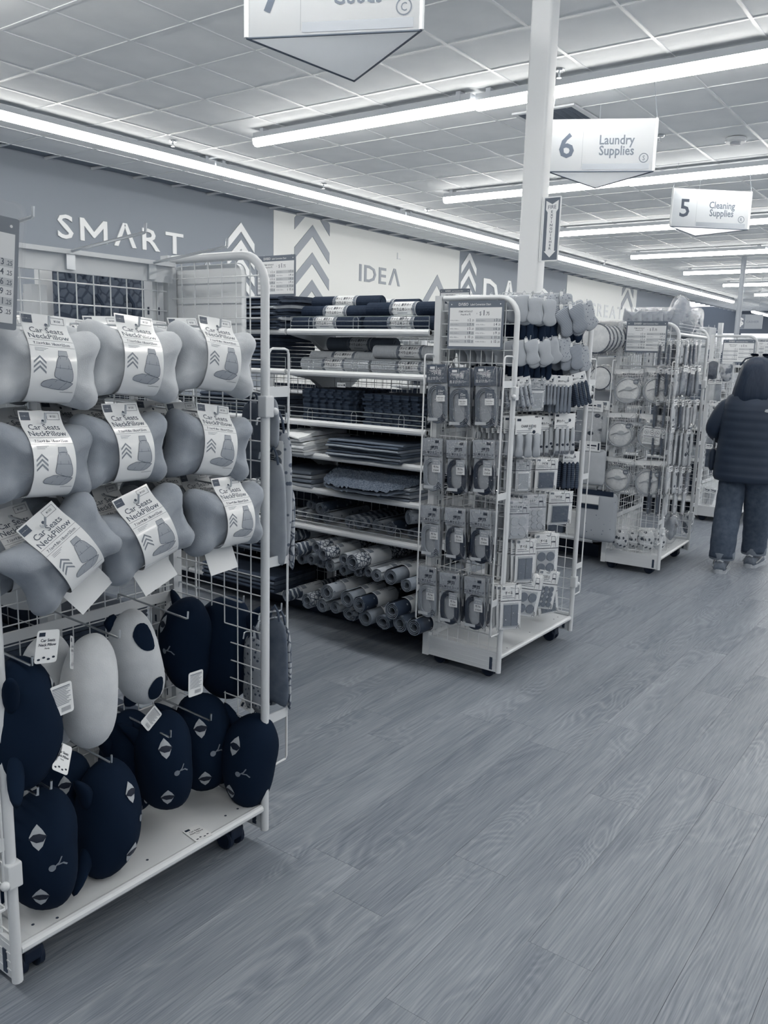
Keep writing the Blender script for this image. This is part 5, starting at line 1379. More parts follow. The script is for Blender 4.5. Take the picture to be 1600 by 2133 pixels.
stack(CSD, (1189, 965), 76, .22, cl('dark ribbed', 'fifth', 'right'), 4, 1.74, .03, top=.2)
FELTG = mat('grey_felt', .42, .95, .05); FELTP = mat('pale_felt', .68, .95, .05); FELTD = mat('dark_felt', .3, .95, .05)
FP4 = flat_pack(.11, .17, (PAPER, PALE), (2, 2, .0185), FELTG, '\u3059\u3079\u308b'); FP12 = flat_pack(.095, .15, (PAPER, PALE), (3, 4, .0105), FELTG, '\u30ad\u30ba\u9632\u6b62'); FPP = flat_pack(.10, .17, (PALE, PALE), (2, 2, .02), FELTP, '\u3059\u3079\u308a\u6b62\u3081'); FPQ = flat_pack(.1, .14, (PALE, PALE), (3, 3, .012), FELTP, '\u30d5\u30a7\u30eb\u30c8')
FPR = flat_pack(.11, .14, (PAPER, PALE), (1, 1, -1), FELTD, '\u7db2\u6238\u88dc\u4fee', 'patch_pack'); FPS = flat_pack(.09, .18, (PAPER, PALE), (2, 1, -1), FELTG, '\u3059\u3079\u308b'); FPT = flat_pack(.10, .15, (PAPER, KRAFT), (3, 2, -1), FELTG, '\u89d2\u30d1\u30c3\u30c9')
FLM = flat_pack(.085, .16, (PALE, PAPER), (1, 1, -1), mat('silver_film', .75, .2, .6, .6), '\u30ab\u30d0\u30fc', 'film_pack')
def fl(kind, row, pos): return '%s pack of '+kind+', '+pos+' peg of the '+row+' row, middle rack'
stack(FLM, (1119, 822), 68, .16, fl('silvery film covers', 'third', 'second'), 3, 1.77, .03)
stack(FLM, (1090, 990), 66, .16, fl('glossy film covers', 'fifth', 'left'), 3, 1.76, .03)
stack(FPR, (1138, 988), 66, .14, fl('pale printed sheets', 'fifth', 'middle'), 3, 1.75, .03)
stack(FPP, (1080, 1082), 78, .17, fl('four pale felt discs', 'sixth', 'left'), 4, 1.72, .025)
stack(FPQ, (1112, 1068), 74, .14, fl('nine pale felt discs', 'sixth', 'middle'), 4, 1.74, .025)
stack(FPR, (1167, 1058), 68, .14, fl('dark mesh patches', 'sixth', 'right'), 4, 1.74, .03)
stack(FPS, (1094, 1168), 88, .18, fl('grey felt strips', 'seventh', 'left'), 6, 1.70, .022)
stack(FPT, (1141, 1245), 66, .15, fl('grey felt squares', 'eighth', 'right'), 4, 1.80, .018, ry=-8)
stack(FP4, (1137, 1155), 84, .17, fl('four grey felt discs', 'seventh', 'right'), 4, 1.70, .022)
stack(FPS, (1064, 1265), 88, .18, fl('grey felt strips', 'eighth', 'left'), 4, 1.70, .022)
stack(FP4, (1100, 1240), 84, .17, fl('four grey felt discs', 'eighth', 'second'), 4, 1.69, .022, ry=10)
stack(FP12, (1137, 1228), 76, .15, fl('twelve grey felt discs', 'eighth', 'third'), 3, 1.69, .022, ry=10)
# ---------------------------------------------------------------- net packs and plush packs on the third rack
NETW = mat('white_net_fabric', .92, .8, .2, var=.05, vscale=30); NETR = mat('net_rim', .66, .6)
NBAG = clear('net_pack_film', .07, .98, .9, 38)
def net_pack(backside=False):
    t = thing('net_pack', '', 'net pack', group='round net packs on the rack side')
    W, H = .19, .235
    MB().prism(rrect(W*.96, .03, .004, 2, 0, H/2-.018), -.003, -.002).build('header_strip', PAPER, t)
    mb = MB(); r = .082
    mb.cushion([(r*math.cos(2*math.pi*k/28), -.02+r*math.sin(2*math.pi*k/28)) for k in range(28)], .018, 6, 1.6)
    for i, (x, y, z) in enumerate(mb.v):
        k = noise.noise((x*30, y*30, z*18))*.009; mb.v[i] = (x, y+k, z)
    mb.build('folded_net', NETW, t, smooth=3)
    for q, (rr_, dz) in enumerate(((.083, -.02), (.076, -.026))):
        MB().tube([(rr_*math.cos(2*math.pi*k/28), -.016-.004*math.sin(4*math.pi*k/28+q), dz+rr_*math.sin(2*math.pi*k/28)) for k in range(28)], .0032, 6, True).build('wire_rim', NETR, t, smooth=3)
    MB().tube([(-.055, -.022, -.03), (-.02, -.026, -.014), (.02, -.026, -.02), (.06, -.02, -.005)], .003, 5).build('net_seam', NETR, t, smooth=3)
    ik = Ink(flat(-.0285))
    if backside:
        ik.rect(-.05, -.07, .055, .045, 0); ik.rect(-.046, .032, .051, .036, 1); ik.rect(-.046, -.022, .051, -.019, 1)
        for k in range(3): ik.ring(-.03+k*.033, .006, .0125, .0018, 1, 14); ik.rect(-.036+k*.033, .003, -.024+k*.033, .007, 1)
        for k in range(5): ik.rect(-.046, -.03-k*.007, .03+.003*(k % 3)*3, -.0285-k*.007, 2)
    else:
        ik.text(.01, .078, '\u578b\u304f\u305a\u308c\u9632\u6b62', .013, 1, 'c', .015); ik.text(.012, .059, '\u30bb\u30fc\u30bf\u30fc\u5e72\u3057\u30cd\u30c3\u30c8', .0158, 1, 'c', .02); ik.disc(.055, .032, .0165, 2, 16); ik.disc(.055, .032, .0145, 3, 16); ik.rect(.045, .030, .065, .034, 0)
        ik.disc(.01, -.01, .022, 4, 14, .012)
    ik.build('printing', [PAPER, INK, INK, MID, PALE], t, recalc=False)
    film_bag(t, W, H, .032, NBAG, 3)
    return t
NP, NPB = net_pack(), net_pack(True)
for i, (u, v, pr, lb) in enumerate(((1309, 806, NP, 'top left'), (1371, 806, NP, 'top right'), (1293, 897, NP, 'middle left'), (1360, 902, NPB, 'middle right, showing its back'), (1287, 990, NP, 'lower left'), (1353, 997, NP, 'lower right'))):
    p = at(u, v, 'x', 5.775)
    for k in range(2):
        place(pr, 'round white net pack, %s of the rack side%s' % (lb, ', behind' if k else ''), (p.x+k*.034, p.y-.003*k, p.z), (0, R_((-3, 4, -2, 2, 3, -3)[i]), RW+R_(2.6)), None, (1.13, 1.1, 1.08))
    q = p-Vector((5.842, 1.829, 0)); hook(R3, (-.002, q.y, q.z+.112), .075, (-1, 0, 0), .018, .0024)
# stuffed packs on the base and the front of the third rack
PLB = [pattern('panda_plush', .1, .82, 'voronoi', 24, .8, .3), mat('bag_grey_plush', .58, .8, var=.08, vscale=14), pattern('mixed_plush', .7, .3, 'noise', 18, .8, .5), mat('bag_dark_plush', .2, .8, var=.08)]
def plush_pack(m, w=.15, h=.19, mark=False):
    t = thing('plush_pack', '', 'pack', group='filled clear packs on the third rack')
    mb = MB().cushion(bean(w*.9, h*.86, .004, 24), .045, 6, 2.2)
    for i, (x, y, z) in enumerate(mb.v):
        k = noise.noise((x*26, y*26, z*26))*.014; mb.v[i] = (x+k, y+k, z+k*.5)
    mb.build('stuffing', m, t, smooth=3)
    MB().box(-w*.4, w*.4, -.003, .003, h*.42, h*.52).build('header_strip', PAPER if not mark else INK, t)
    if mark:
        ik = Ink(flat(-.052)); ik.line([(-.04, .035), (0, -.005), (.04, .035)], .012, 0); ik.ring(.04, .075, .014, .003, 0); ik.build('brow_mark', [INK], t, recalc=False)
    film_bag(t, w*1.02, h*1.04, .055, NBAG, 5)
    return t
QB = [plush_pack(PLB[0]), plush_pack(PLB[1], .2, .22, True), plush_pack(PLB[2], .13, .2), plush_pack(PLB[3], .12, .22)]
for i, (u, v, y, k, s, lb) in enumerate(((1292, 1122, 2.12, 0, .9, 'black and white plush pack at the left of the base shelf behind the grid'), (1318, 1125, 2.06, 0, .8, 'black and white plush pack second on the base shelf behind the grid'), (1345, 1128, 1.97, 0, .95, 'black and white plush pack in the middle of the base shelf behind the grid'), (1372, 1130, 1.92, 0, .8, 'black and white plush pack near the front post on the base shelf'),
        (1398, 1098, 1.92, 1, 1.0, 'large silvery bag with a black V mark on the base shelf'), (1432, 1090, 1.92, 2, .9, 'pale plush pack at the right end of the base shelf'))):
    p = at(u, v, 'y', y); place(QB[k], lb, (p.x, y, max(.137+.095*s, p.z)), (0, 0, R_(-55 if k == 0 else 10)), None, (s,)*3)
LONG = [mat('long_pack_pale', .74, .4, var=.1, vscale=12), mat('long_pack_mid', .5, .4, var=.12, vscale=12), mat('long_pack_dark', .2, .4, var=.1, vscale=12), pattern('long_pack_print', .12, .78, 'voronoi', 26, .4, .25)]
def long_pack(m, w=.055, h=.2, mark=False):
    t = thing('slim_pack', '', 'pack', group='slim hanging packs')
    MB().cushion(rrect(w*.9, h*.8, w*.12, 3, 0, -h*.06), .008, 4, 6).build('contents', m, t, smooth=3)
    c = MB().box(-w/2, w/2, -.0125, -.0118, h*.3, h*.5).build('header_card', PAPER, t)
    ik = Ink(flat(-.0125)); ik.rect(-w*.35, h*.42, w*.1, h*.45, 0); ik.rect(-w*.35, h*.36, w*.3, h*.375, 1); ik.rect(w*.15, h*.40, w*.38, h*.47, 1)
    if mark: ik.line([(-w*.3, h*.12), (0, -h*.02), (w*.3, h*.12)], .006, 0); ik.line([(-w*.3, -h*.1), (w*.3, -h*.2)], .004, 0); ik.line([(w*.3, -h*.1), (-w*.3, -h*.2)], .004, 0)
    ik.build('printing', [INK, MID], c, recalc=False)
    film_bag(t, w, h, .016, BAG, 7)
    return t
LP = [long_pack(m) for m in LONG]+[long_pack(LONG[0], .075, .38, True), long_pack(LONG[3], .05, .22, True)]
rn = random.Random(11)
cnt = 0
for r, (v, hp, n) in enumerate(((735, 52, 6), (795, 62, 7), (865, 62, 7), (930, 90, 5), (1000, 60, 4), (1045, 58, 3))):
    for i in range(n):
        u = 1412-(v-735)*.075+i*(52/n)
        y = 1.79+.02*(i % 2); p = at(u, v+rn.uniform(-3, 3), 'y', y); hg = hp*(p-CAM).dot(_fw)/FPX
        k = rn.choice((0, 1, 2, 3)) if r != 3 else (4 if i < 3 else 5)
        bh = .38 if k == 4 else (.22 if k == 5 else .2)
        for b in range(3):  # packs behind the front one coloured dark to paint the shaded interior
            place(LP[k if b == 0 else 2], '%s slim pack %sfrom the left post in the %s row, third rack front' % (ORD[i], ('', 'behind, ', 'deepest, ')[b], ORD[r]), (p.x, y+.06*b, p.z-.004*b), (0, R_(rn.uniform(-5, 5)), R_(rn.uniform(-12, 12))), None, (hg/bh,)*3)
        q = p-Vector((5.842, 1.829, 0)); 
    for i in range(n):
        u = 1412-(v-735)*.075+i*(52/n); p = at(u, v-hp*.48, 'y', 1.8)
        hook(R3, R3.matrix_basis.inverted() @ Vector((p.x, 2.2, p.z)), .42, (0, -1, 0), .016, .0022)
# top shelf of the third rack: cat-eared cushions in bags
ts = thing('top_basket', 'narrow top shelf with a wire rail on the third rack', 'shelf', (5.842, 1.829, 0), (0, 0, R_(2.6)))
MB().box(.02, .79, .02, .40, 1.69, 1.70).tube([(.02, .01, 1.695), (.79, .01, 1.695)], .012, 8).build('shelf_board', ENAMEL, ts, smooth=.6)
MB().bar((.02, .01, 1.72), (.79, .01, 1.72), .002, 5).bar((.02, .01, 1.745), (.79, .01, 1.745), .002, 5).bar((.02, .01, 1.765), (.79, .01, 1.765), .002, 5).build('wire_rail', CHROME, ts)
CATP = mat('grey_cat_fabric', .55, .8, var=.06); 
def cat_bag(w=.15, h=.17):
    t = thing('cat_bag_pack', '', 'cushion', group='cat-eared cushions on the top shelf')
    P = smoothloop([(-w*.42, -h*.45), (w*.42, -h*.45), (w*.5, -h*.1), (w*.46, h*.25), (w*.42, h*.5), (w*.2, h*.36), (-w*.2, h*.36), (-w*.42, h*.5), (-w*.46, h*.25), (-w*.5, -h*.1)], 3)
    MB().cushion(P, .05, 5, 2.4).build('cushion_body', CATP, t, smooth=3)
    ik = Ink(lambda x, z, l: (x, -.05*max(0, 1-((x/w*2)**2+(z/h*2)**2))**.5-.004-l, z)); ik.disc(-.03, 0, .01, 0, 8); ik.disc(.03, 0, .01, 0, 8); ik.disc(0, -.02, .006, 0, 8); ik.build('face_print', [MID], t, recalc=False)
    film_bag(t, w*1.06, h*1.05, .056, BAG, 2)
    return t
CB = cat_bag()
for i, (u, v) in enumerate(((1318, 662), (1340, 661), (1362, 661), (1384, 661))):
    p = at(u, v, 'x', 6.0+.05*i); place(CB, 'grey cat-eared cushion in film on the top shelf, %s from left' % ORD[i], (p.x, p.y, p.z-.012), (0, 0, RW+R_(20)), None, (.92,)*3)
p = at(1420, 668, 'y', 1.95); place(CB, 'larger grey cat-eared cushion tipped at the right end of the top shelf', (p.x, p.y, p.z+.01), (0, R_(28), R_(-20)), None, (1.5,)*3)
p = at(1448, 676, 'y', 1.95); place(QB[2], 'crumpled clear bag standing at the right end of the top shelf', (p.x, p.y, p.z+.02), (0, R_(-8), 0), None, (.95,)*3)

# ---------------------------------------------------------------- goods on the unit between the middle and third racks
def round_pack():
    t = thing('round_net_bag', '', 'net bag', group='round laundry net bags')
    MB().cushion([(.1*math.cos(2*math.pi*k/24), .1*math.sin(2*math.pi*k/24)) for k in range(24)], .014, 5, 2).build('round_net', NETW, t, smooth=3)
    MB().tube([(.1*math.cos(2*math.pi*k/28), -.004, .1*math.sin(2*math.pi*k/28)) for k in range(28)], .005, 6, True).build('dark_rim', mat('dark_rim', .2, .6), t, smooth=3)
    film_bag(t, .215, .24, .02, NBAG, 9)
    return t
RP = round_pack()
XG = 5.80
for k in range(7):
    p = at(1242+k*8.0, 705, 'x', 5.62+.05*k); place(RP, 'round net bag with a dark rim, %s of the row above the third rack packs' % ORD[k], (p.x, p.y, p.z), (0, 0, RW+R_(4)))
for k, (u, v) in enumerate(((1250, 788), (1215, 770))):
    p = at(u, v, 'x', 5.76); place(RP, 'round floral net bag hanging %s between the two racks' % ('right' if k == 0 else 'left'), (p.x, p.y, p.z), (0, 0, RW), None, (.8,)*3)
for i, (u, v, hp, k) in enumerate(((1238, 885, 92, 3), (1250, 880, 90, 0), (1218, 880, 100, 1), (1210, 760, 60, 3), (1232, 765, 56, 0), (1262, 880, 80, 1), (1205, 900, 70, 2), (1258, 960, 70, 2))):
    p = at(u, v, 'x', 5.76+.012*i); hg = hp*(p-CAM).dot(_fw)/FPX
    place(LP[k], 'slim printed pack between the middle and third racks, %s counted from the card pack' % ORD[i], p, (0, 0, RW), None, (hg/.2*1.5, hg/.2, hg/.2))
tw = thing('towel_pack', 'pale cushion pack with a card header hanging between the two racks', 'towel', at(1231, 972, 'x', 5.72), (0, 0, RW))
MB().cushion(smoothloop(rrect(.22, .26, .03, 3), 1), .022, 5, 3).build('folded_towel', mat('pale_pack_cloth', .74, .85, var=.02), tw, smooth=3)
MB().box(-.09, .07, -.024, -.022, .115, .185).build('header_card', PAPER, tw); ik = Ink(flat(-.024)); ik.rect(-.08, .13, -.06, .16, 0); ik.rect(-.03, .15, .04, .16, 0); ik.rect(-.03, .135, .03, .139, 1); ik.rect(.05, .125, .062, .175, 0); ik.build('printing', [INK, MID], tw, recalc=False)
lb_ = thing('laundry_bag', 'large pale printed bag with dark labels low between the two racks', 'bag', at(1243, 1075, 'x', 5.72), (0, 0, RW))
MB().cushion(smoothloop(rrect(.30, .36, .04, 3), 1), .03, 5, 3).build('bag_body', pattern('scattered_print', .3, .66, 'voronoi', 30, .7, .12), lb_, smooth=3)
MB().box(-.12, .02, -.033, -.031, .09, .15).build('pale_label', PAPER, lb_); MB().box(-.12, .02, -.034, -.032, .055, .085).build('dark_label', INK, lb_); MB().box(-.12, .12, -.02, -.016, .155, .19).build('dark_header', INK, lb_)
# stacks on that unit's shelves (seen in the gaps)
rn = random.Random(5)
for zi, z in enumerate((1.42, 1.16, .9, .6, .2)):
    for b in range(9):
        y = 2.36+b*.155
        m = (PALE, CARDG, PLB[1], DT[2], PAPER)[rn.randrange(5)]; hgt = rn.uniform(.09, .2)
        o = MB().box(-.12, .14, -.066, .066, 0, hgt).build('carton', m, None, (6.03, y, z-.0075), bevel=.006)
        tag(o, 'carton %s from the aisle on the %s shelf behind the third rack' % (ORD[b], ORD[zi]), 'box', 'cartons behind the third rack')
# ---------------------------------------------------------------- goods of the farthest rack and beyond
for i, (u, v) in enumerate(((1484, 772), (1514, 776))):
    p = at(u, v, 'x', 8.24); place(QB[3 if i == 0 else 2], 'dark and clear pack on the farthest rack, %s of the shopper' % ('left' if i == 0 else 'just left'), p, (0, 0, RW), None, (.95,)*3)
for i, (u, v) in enumerate(((1482, 815), (1496, 815), (1484, 860), (1500, 862), (1480, 905), (1494, 910), (1476, 950), (1490, 955))):
    p = at(u, v, 'x', 8.24); place(LP[(0, 1, 3, 0, 1, 3, 2, 0)[i]], 'slim pack on the farthest rack, %s counted downwards beside the shopper' % ORD[i], p, (0, 0, RW), None, (1.15,)*3)
for i, (u, v, hp) in enumerate(((1467, 1040, 60), (1480, 1042, 56))):
    p = at(u, v, 'x', 8.5); place(LP[0], 'slim white pack at the base of the farthest rack, %s' % ORD[i], p, (0, R_(12), RW), None, (1.2,)*3)
rn = random.Random(9)
for i in range(7):
    p = at(1462+i*9, 700-(i % 2)*6, 'x', 8.55)
    o = MB().box(-.12, .12, -.075, .075, 0, rn.uniform(.12, .2)).build('carton', (PALE, NETW, CARDG)[i % 3], None, (8.55, 2.43+i*.158, 1.6935), bevel=.008)
    tag(o, 'pale carton on the top shelf of the farthest unit, %s from the aisle' % ORD[i], 'box', 'cartons on the farthest unit')
for b in range(8):
    for zi, z in enumerate((1.42, 1.16, .9, .6)):
        o = MB().box(-.12, .12, -.066, .066, 0, rn.uniform(.1, .19)).build('carton', (PALE, DT[2], CARDG, PLB[1])[(b+zi) % 4], None, (8.5, 2.42+b*.155, z-.0075), bevel=.006)
        tag(o, 'carton %s from the aisle on the %s shelf of the farthest unit' % (ORD[b], ORD[zi+1]), 'box', 'cartons on the farthest unit')
# far low shelving along the back of the shop
for k in range(5):
    X = 11.2+k*2.5
    gg = thing('shelving_unit', 'pale shelving run far along the aisle, %s beyond the farthest rack' % ORD[k], 'shelving', (X, 2.0, 0))
    MB().box(-.42, .42, 0, 4.5, 0, .12).box(-.03, .03, 0, 4.5, .12, 1.75).build('frame', ENAMEL, gg)
    for z in (.5, .85, 1.2, 1.5): MB().box(-.4, .4, 0, 4.5, z-.02, z).build('shelf', ENAMEL, gg)
    gm = MB()
    for zi, z in enumerate((.12, .5, .85, 1.2, 1.5)):
        y = .05
        while y < 4.4:
            w_ = rn.uniform(.1, .3); gm.box(-.36, -.08, y, y+w_, z+.001, z+rn.uniform(.12, .27), rn.randrange(3)); gm.box(.08, .36, y, y+w_, z+.001, z+rn.uniform(.12, .27), rn.randrange(3)); y += w_+.02
    gm.build('shelf_goods', [PALE, CARDG, DT[2]], gg, kind='stuff')

# ---------------------------------------------------------------- the shopper
def skin(name, pts, edges, radii, m, parent, sub=2, root=0):
    me = bpy.data.meshes.new(name); me.from_pydata(pts, edges, []); o = bpy.data.objects.new(name, me); COL.objects.link(o)
    bpy.context.view_layer.objects.active = o
    md = o.modifiers.new('skin', 'SKIN'); md.use_smooth_shade = True
    sv = me.skin_vertices[0].data
    for i, r in enumerate(radii): sv[i].radius = (r, r) if isinstance(r, float) else r; sv[i].use_root = (i == root)
    if sub: s_ = o.modifiers.new('sub', 'SUBSURF'); s_.levels = sub; s_.render_levels = sub
    dg = bpy.context.evaluated_depsgraph_get(); ev = bpy.data.meshes.new_from_object(o.evaluated_get(dg))
    bpy.data.objects.remove(o)
    ev.name = name; ev.materials.clear(); ev.materials.append(m)
    ev.polygons.foreach_set('use_smooth', [True]*len(ev.polygons)); ev.polygons.foreach_set('material_index', [0]*len(ev.polygons))
    return link(name, ev, parent)
SKIN = mat('skin', .6, .6); JACK = mat('dark_quilted_nylon', .13, .55, .35, var=.015, vscale=6); JEAN = mat('dark_denim', .27, .9, .1, var=.04, vscale=30, bump=.3, bscale=500); CUFF = mat('denim_cuff', .46, .9, .1); HAIR = mat('black_hair', .1, .5, .3, var=.03, vscale=4, stretch=(40, 40, 2)); SHOE = mat('grey_trainer', .4, .7, var=.06, vscale=40); SOLE = mat('pale_sole', .66, .6)
ps = thing('person', 'person in a dark quilted jacket, rolled jeans and trainers, seen from behind, walking away', 'person', (6.50, 1.455, 0), (0, 0, R_(2)))
# local frame: x forward (away from the camera), y to the left, z up
FL, FR = (-.16, .075), (.17, -.075)      # left foot behind, right foot ahead
bp = [(0, 0, .84), (0, 0, 1.0), (0, 0, 1.16), (0, 0, 1.27), (0, 0, 1.33), (.015, 0, 1.40), (.02, 0, 1.47), (.02, 0, 1.51),
      (0, .15, 1.26), (-.02, .235, 1.03), (.13, .2, .93), (.2, .17, .93), (0, -.15, 1.26), (-.01, -.225, 1.02), (.15, -.2, .95), (.22, -.17, .95),
      (0, .08, .80), (-.03, FL[1], .46), (FL[0], FL[1], .09), (FL[0]+.13, FL[1], .03), (0, -.08, .80), (.09, FR[1], .46), (FR[0], FR[1], .09), (FR[0]+.13, FR[1], .03)]
be = [(0, 1), (1, 2), (2, 3), (3, 4), (4, 5), (5, 6), (6, 7), (3, 8), (8, 9), (9, 10), (10, 11), (3, 12), (12, 13), (13, 14), (14, 15), (0, 16), (16, 17), (17, 18), (18, 19), (0, 20), (20, 21), (21, 22), (22, 23)]
br = [.12, .11, .12, .08, .05, .075, .085, .05, .05, .038, .03, .025, .05, .038, .03, .025, .075, .052, .035, .03, .075, .052, .035, .03]
skin('body', bp, be, br, SKIN, ps)
for s, hx, hy in ((1, .2, .17), (-1, .22, -.17)):      # hands with five curled fingers
    hz = .93 if s > 0 else .95
    P = [(hx-.02, hy, hz), (hx+.03, hy-s*.005, hz)]; E_ = [(0, 1)]; Rr = [.024, .028]
    for q in range(4):
        o = len(P); yy = hy+(q-1.5)*.017
        P += [(hx+.06, yy, hz-.002), (hx+.085, yy-s*.004, hz-.018), (hx+.08, yy-s*.008, hz-.038)]; E_ += [(1, o), (o, o+1), (o+1, o+2)]; Rr += [.0095, .009, .008]
    o = len(P); P += [(hx+.03, hy-s*.035, hz-.005), (hx+.055, hy-s*.045, hz-.02)]; E_ += [(0, o), (o, o+1)]; Rr += [.011, .009]
    skin('hand', P, E_, Rr, SKIN, ps)
# jacket: torso loft and sleeves
def loft(secs, n=24):
    mb = MB(); vs = []; fs = []
    for (z, cx, cy, rx, ry) in secs:
        for k in range(n):
            a = 2*math.pi*k/n; c, s = math.cos(a), math.sin(a)
            vs.append((cx+rx*abs(c)**.85*(1 if c > 0 else -1), cy+ry*abs(s)**.8*(1 if s > 0 else -1), z))
    for i in range(len(secs)-1): fs += [(i*n+k, i*n+(k+1) % n, (i+1)*n+(k+1) % n, (i+1)*n+k) for k in range(n)]
    fs += [tuple(range(n)), tuple(range((len(secs)-1)*n, len(secs)*n))]
    return mb.add(vs, fs)
secs = []
keys = [(.665, -.01, .150, .215), (.70, -.01, .158, .228), (.85, 0, .155, .222), (1.0, 0, .15, .212), (1.13, 0, .145, .212), (1.22, 0, .135, .205), (1.28, .005, .115, .175), (1.32, .01, .09, .115), (1.345, .012, .075, .08)]
zz = .665
while zz <= 1.345:
    for a, b in zip(keys, keys[1:]):
        if a[0] <= zz <= b[0]:
            t_ = (zz-a[0])/(b[0]-a[0]); q = [a[i]+(b[i]-a[i])*t_ for i in range(4)]; break
    puff = .0028*abs(math.sin((zz-.665)/.062*math.pi))**.7 if zz < 1.2 else 0
    secs.append((zz, q[1], 0, q[2]+puff, q[3]+puff)); zz += .0125
jk = loft(secs, 32).build('jacket', JACK, ps, smooth=3)
for s, el, wr in ((1, (-.02, .27, 1.02), (.15, .215, .935)), (-1, (-.01, -.262, 1.01), (.17, -.215, .955))):
    skin('sleeve', [(0, s*.13, 1.245), (-.01, s*.205, 1.16), el, ((el[0]+wr[0])/2, (el[1]+wr[1])/2, (el[2]+wr[2])/2), wr], [(0, 1), (1, 2), (2, 3), (3, 4)], [.074, .074, .062, .056, .05], JACK, jk)
MB().tube([(.0+.078*math.cos(2*math.pi*k/16), .085*math.sin(2*math.pi*k/16), 1.345) for k in range(16)], .02, 8, True).build('collar', JACK, jk, smooth=3)
ik = Ink(lambda a, b, l: (-.131-l, -a, b)); ik.rect(.105, 1.178, .15, 1.198, 0); ik.poly(smoothloop([(.1, 1.183), (.112, 1.197), (.135, 1.203), (.152, 1.2), (.152, 1.18), (.12, 1.176)], 3), 0); ik.build('shoulder_mark', [mat('pale_embroidery', .72, .6)], jk, recalc=False)
# jeans: two legs meeting at the hip
for s, (fx, fy) in ((1, FL), (-1, FR)):
    kx = .5*fx+.01
    P = [(0, s*.075, .80), (.0, s*.083, .70), (kx, s*.084, .45), (fx*.9, s*.08, .27), (fx, s*.078, .16)]
    lg = []
    for q in range(29):
        z = .78-.67*q/28; t_ = q/28
        for a, b in zip(P, P[1:]+[(fx, s*.078, .10)]):
            if b[2] <= z <= a[2]: break
        g = (a[2]-z)/(a[2]-b[2]) if a[2] > z else 0
        x_, y_ = a[0]+(b[0]-a[0])*g, a[1]+(b[1]-a[1])*g
        wr_ = .0015*math.sin(z*60+s)
        lg.append((z, x_, y_, min(.1, .085+t_*.15)-.012*t_+wr_, min(.098, .085+t_*.1)-.012*t_+wr_))
    loft(lg, 24).build('jean_leg', JEAN, ps, smooth=3)
    MB().lathe([(.07, .108), (.086, .106), (.0905, .12), (.0905, .158), (.086, .166)], 20).build('rolled_cuff', CUFF, ps, (fx, s*.078, .012 if False else -.012), smooth=.8)
    sh = MB(); X0 = fx
    sp_ = [(-.085, .03, .045), (-.08, .042, .075), (-.03, .046, .10), (.03, .047, .088), (.10, .05, .065), (.155, .046, .05), (.185, .03, .035), (.195, .01, .022)]
    vs = []; n = 12; fs = []
    for i, (x, w_, h_) in enumerate(sp_):
        for k in range(n):
            a = 2*math.pi*k/n; vs.append((x, w_*math.cos(a), .024+max(-.2, math.sin(a))*h_*(.9) if math.sin(a) > 0 else .024+math.sin(a)*.006))
    for i in range(len(sp_)-1): fs += [(i*n+k, i*n+(k+1) % n, (i+1)*n+(k+1) % n, (i+1)*n+k) for k in range(n)]
    fs += [tuple(range(n)), tuple(range(7*n, 8*n))]
    sob = sh.add(vs, fs).build('shoe', SHOE, ps, (fx, s*.078, .002), smooth=3); sob.rotation_euler = (0, 0, R_(6*s))
    MB().prism(smoothloop([(-.092, .0), (-.07, .042), (0, .044), (.1, .055), (.17, .045), (.2, 0), (.17, -.045), (.1, -.055), (0, -.044), (-.07, -.042)], 3), -.001, .026, 'xy').build('sole', SOLE, sob, bevel=.004)
    ik = Ink(lambda a, b, l: (a, .049+l, b)); 
    for sg in (1, -1):
        MB().tube([(-.07, sg*.047, .04), (-.02, sg*.051, .05), (.05, sg*.053, .07)], .006, 5).build('side_stripe', SOLE, sob, smooth=3)
    MB().tube([(-.082, -.02, .085), (-.088, 0, .095), (-.082, .02, .085)], .008, 6).build('heel_tab', SOLE, sob, smooth=3)
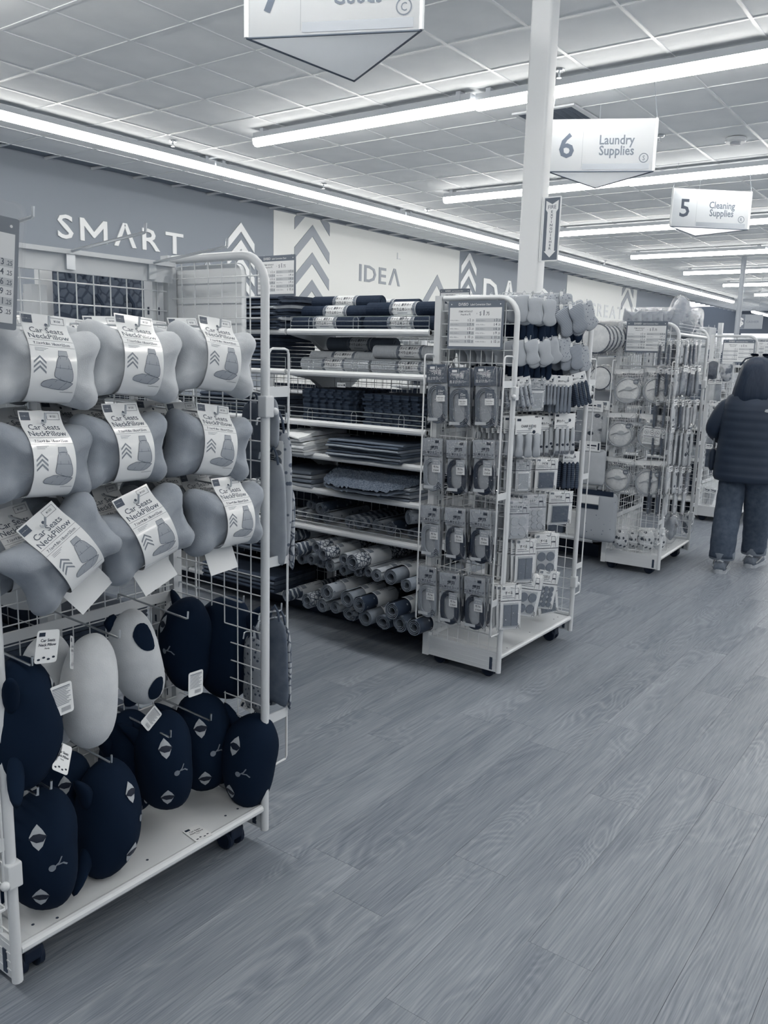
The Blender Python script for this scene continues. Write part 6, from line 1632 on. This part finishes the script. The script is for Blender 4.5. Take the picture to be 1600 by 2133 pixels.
# bobbed hair with sunglasses on top
hs = [(1.235, .0, .1, .14), (1.25, .0, .12, .158), (1.29, .0, .122, .156), (1.34, .0, .12, .147), (1.39, .005, .118, .134), (1.45, .01, .114, .118), (1.50, .012, .102, .098), (1.535, .014, .082, .075), (1.555, .015, .055, .048), (1.564, .015, .02, .02)]
hr = loft([(z, cx, 0, rx, ry) for z, cx, rx, ry in hs], 32)
for i, (x, y, z) in enumerate(hr.v):
    a = math.atan2(y, x); k = .004*math.sin(a*23)+.003*math.sin(a*41+1); l = math.hypot(x, y) or 1
    hr.v[i] = (x+x/l*k, y+y/l*k, z)
hr.build('bob_hair', HAIR, ps, smooth=3)
sg = MB().tube([(-.03, .112, 1.50), (.03, .095, 1.545), (.06, .05, 1.56), (.06, -.05, 1.56), (.03, -.095, 1.545), (-.03, -.112, 1.50)], .006, 6).build('sunglasses', RUBBER, ps, smooth=3)
for s in (1, -1): MB().cushion(smoothloop(rrect(.055, .04, .015, 3), 1), .004, 3).build('lens', mat('dark_lens', .03, .1, .5), sg, (.055, s*.04, 1.575)).rotation_euler = (R_(-60), 0, R_(90))
for s in (1, -1): MB().sphere((.02, s*.075, 1.40), .02, 8, 6, (.6, .5, 1.3)).build('ear', SKIN, ps, smooth=3)
MB().sphere((.115, 0, 1.395), .014, 8, 6, (1, .7, 1.2)).build('nose', SKIN, ps, smooth=3)
for s in (1, -1): MB().sphere((.095, s*.03, 1.42), .011, 8, 6, (.5, 1, .6)).build('eye', INK, ps)
MB().sphere((.098, 0, 1.365), .016, 8, 5, (.4, 1.2, .3)).build('mouth', mat('lips', .5, .5), ps)
# small bag hanging at the left side
bg = thing('shoulder_bag', 'small dark bag with a pale strap hanging at the left side of the shopper', 'bag', (6.53, 1.455+.255, .80), (0, 0, R_(10)))
MB().cushion(smoothloop(rrect(.16, .17, .03, 3), 1), .03, 4, 3).build('bag_body', JACK, bg, smooth=3)
MB().tube([(-.06, 0, .08), (-.04, 0, .17), (.04, 0, .17), (.06, 0, .08)], .006, 5).build('strap', mat('pale_strap', .55, .7), bg, smooth=3)
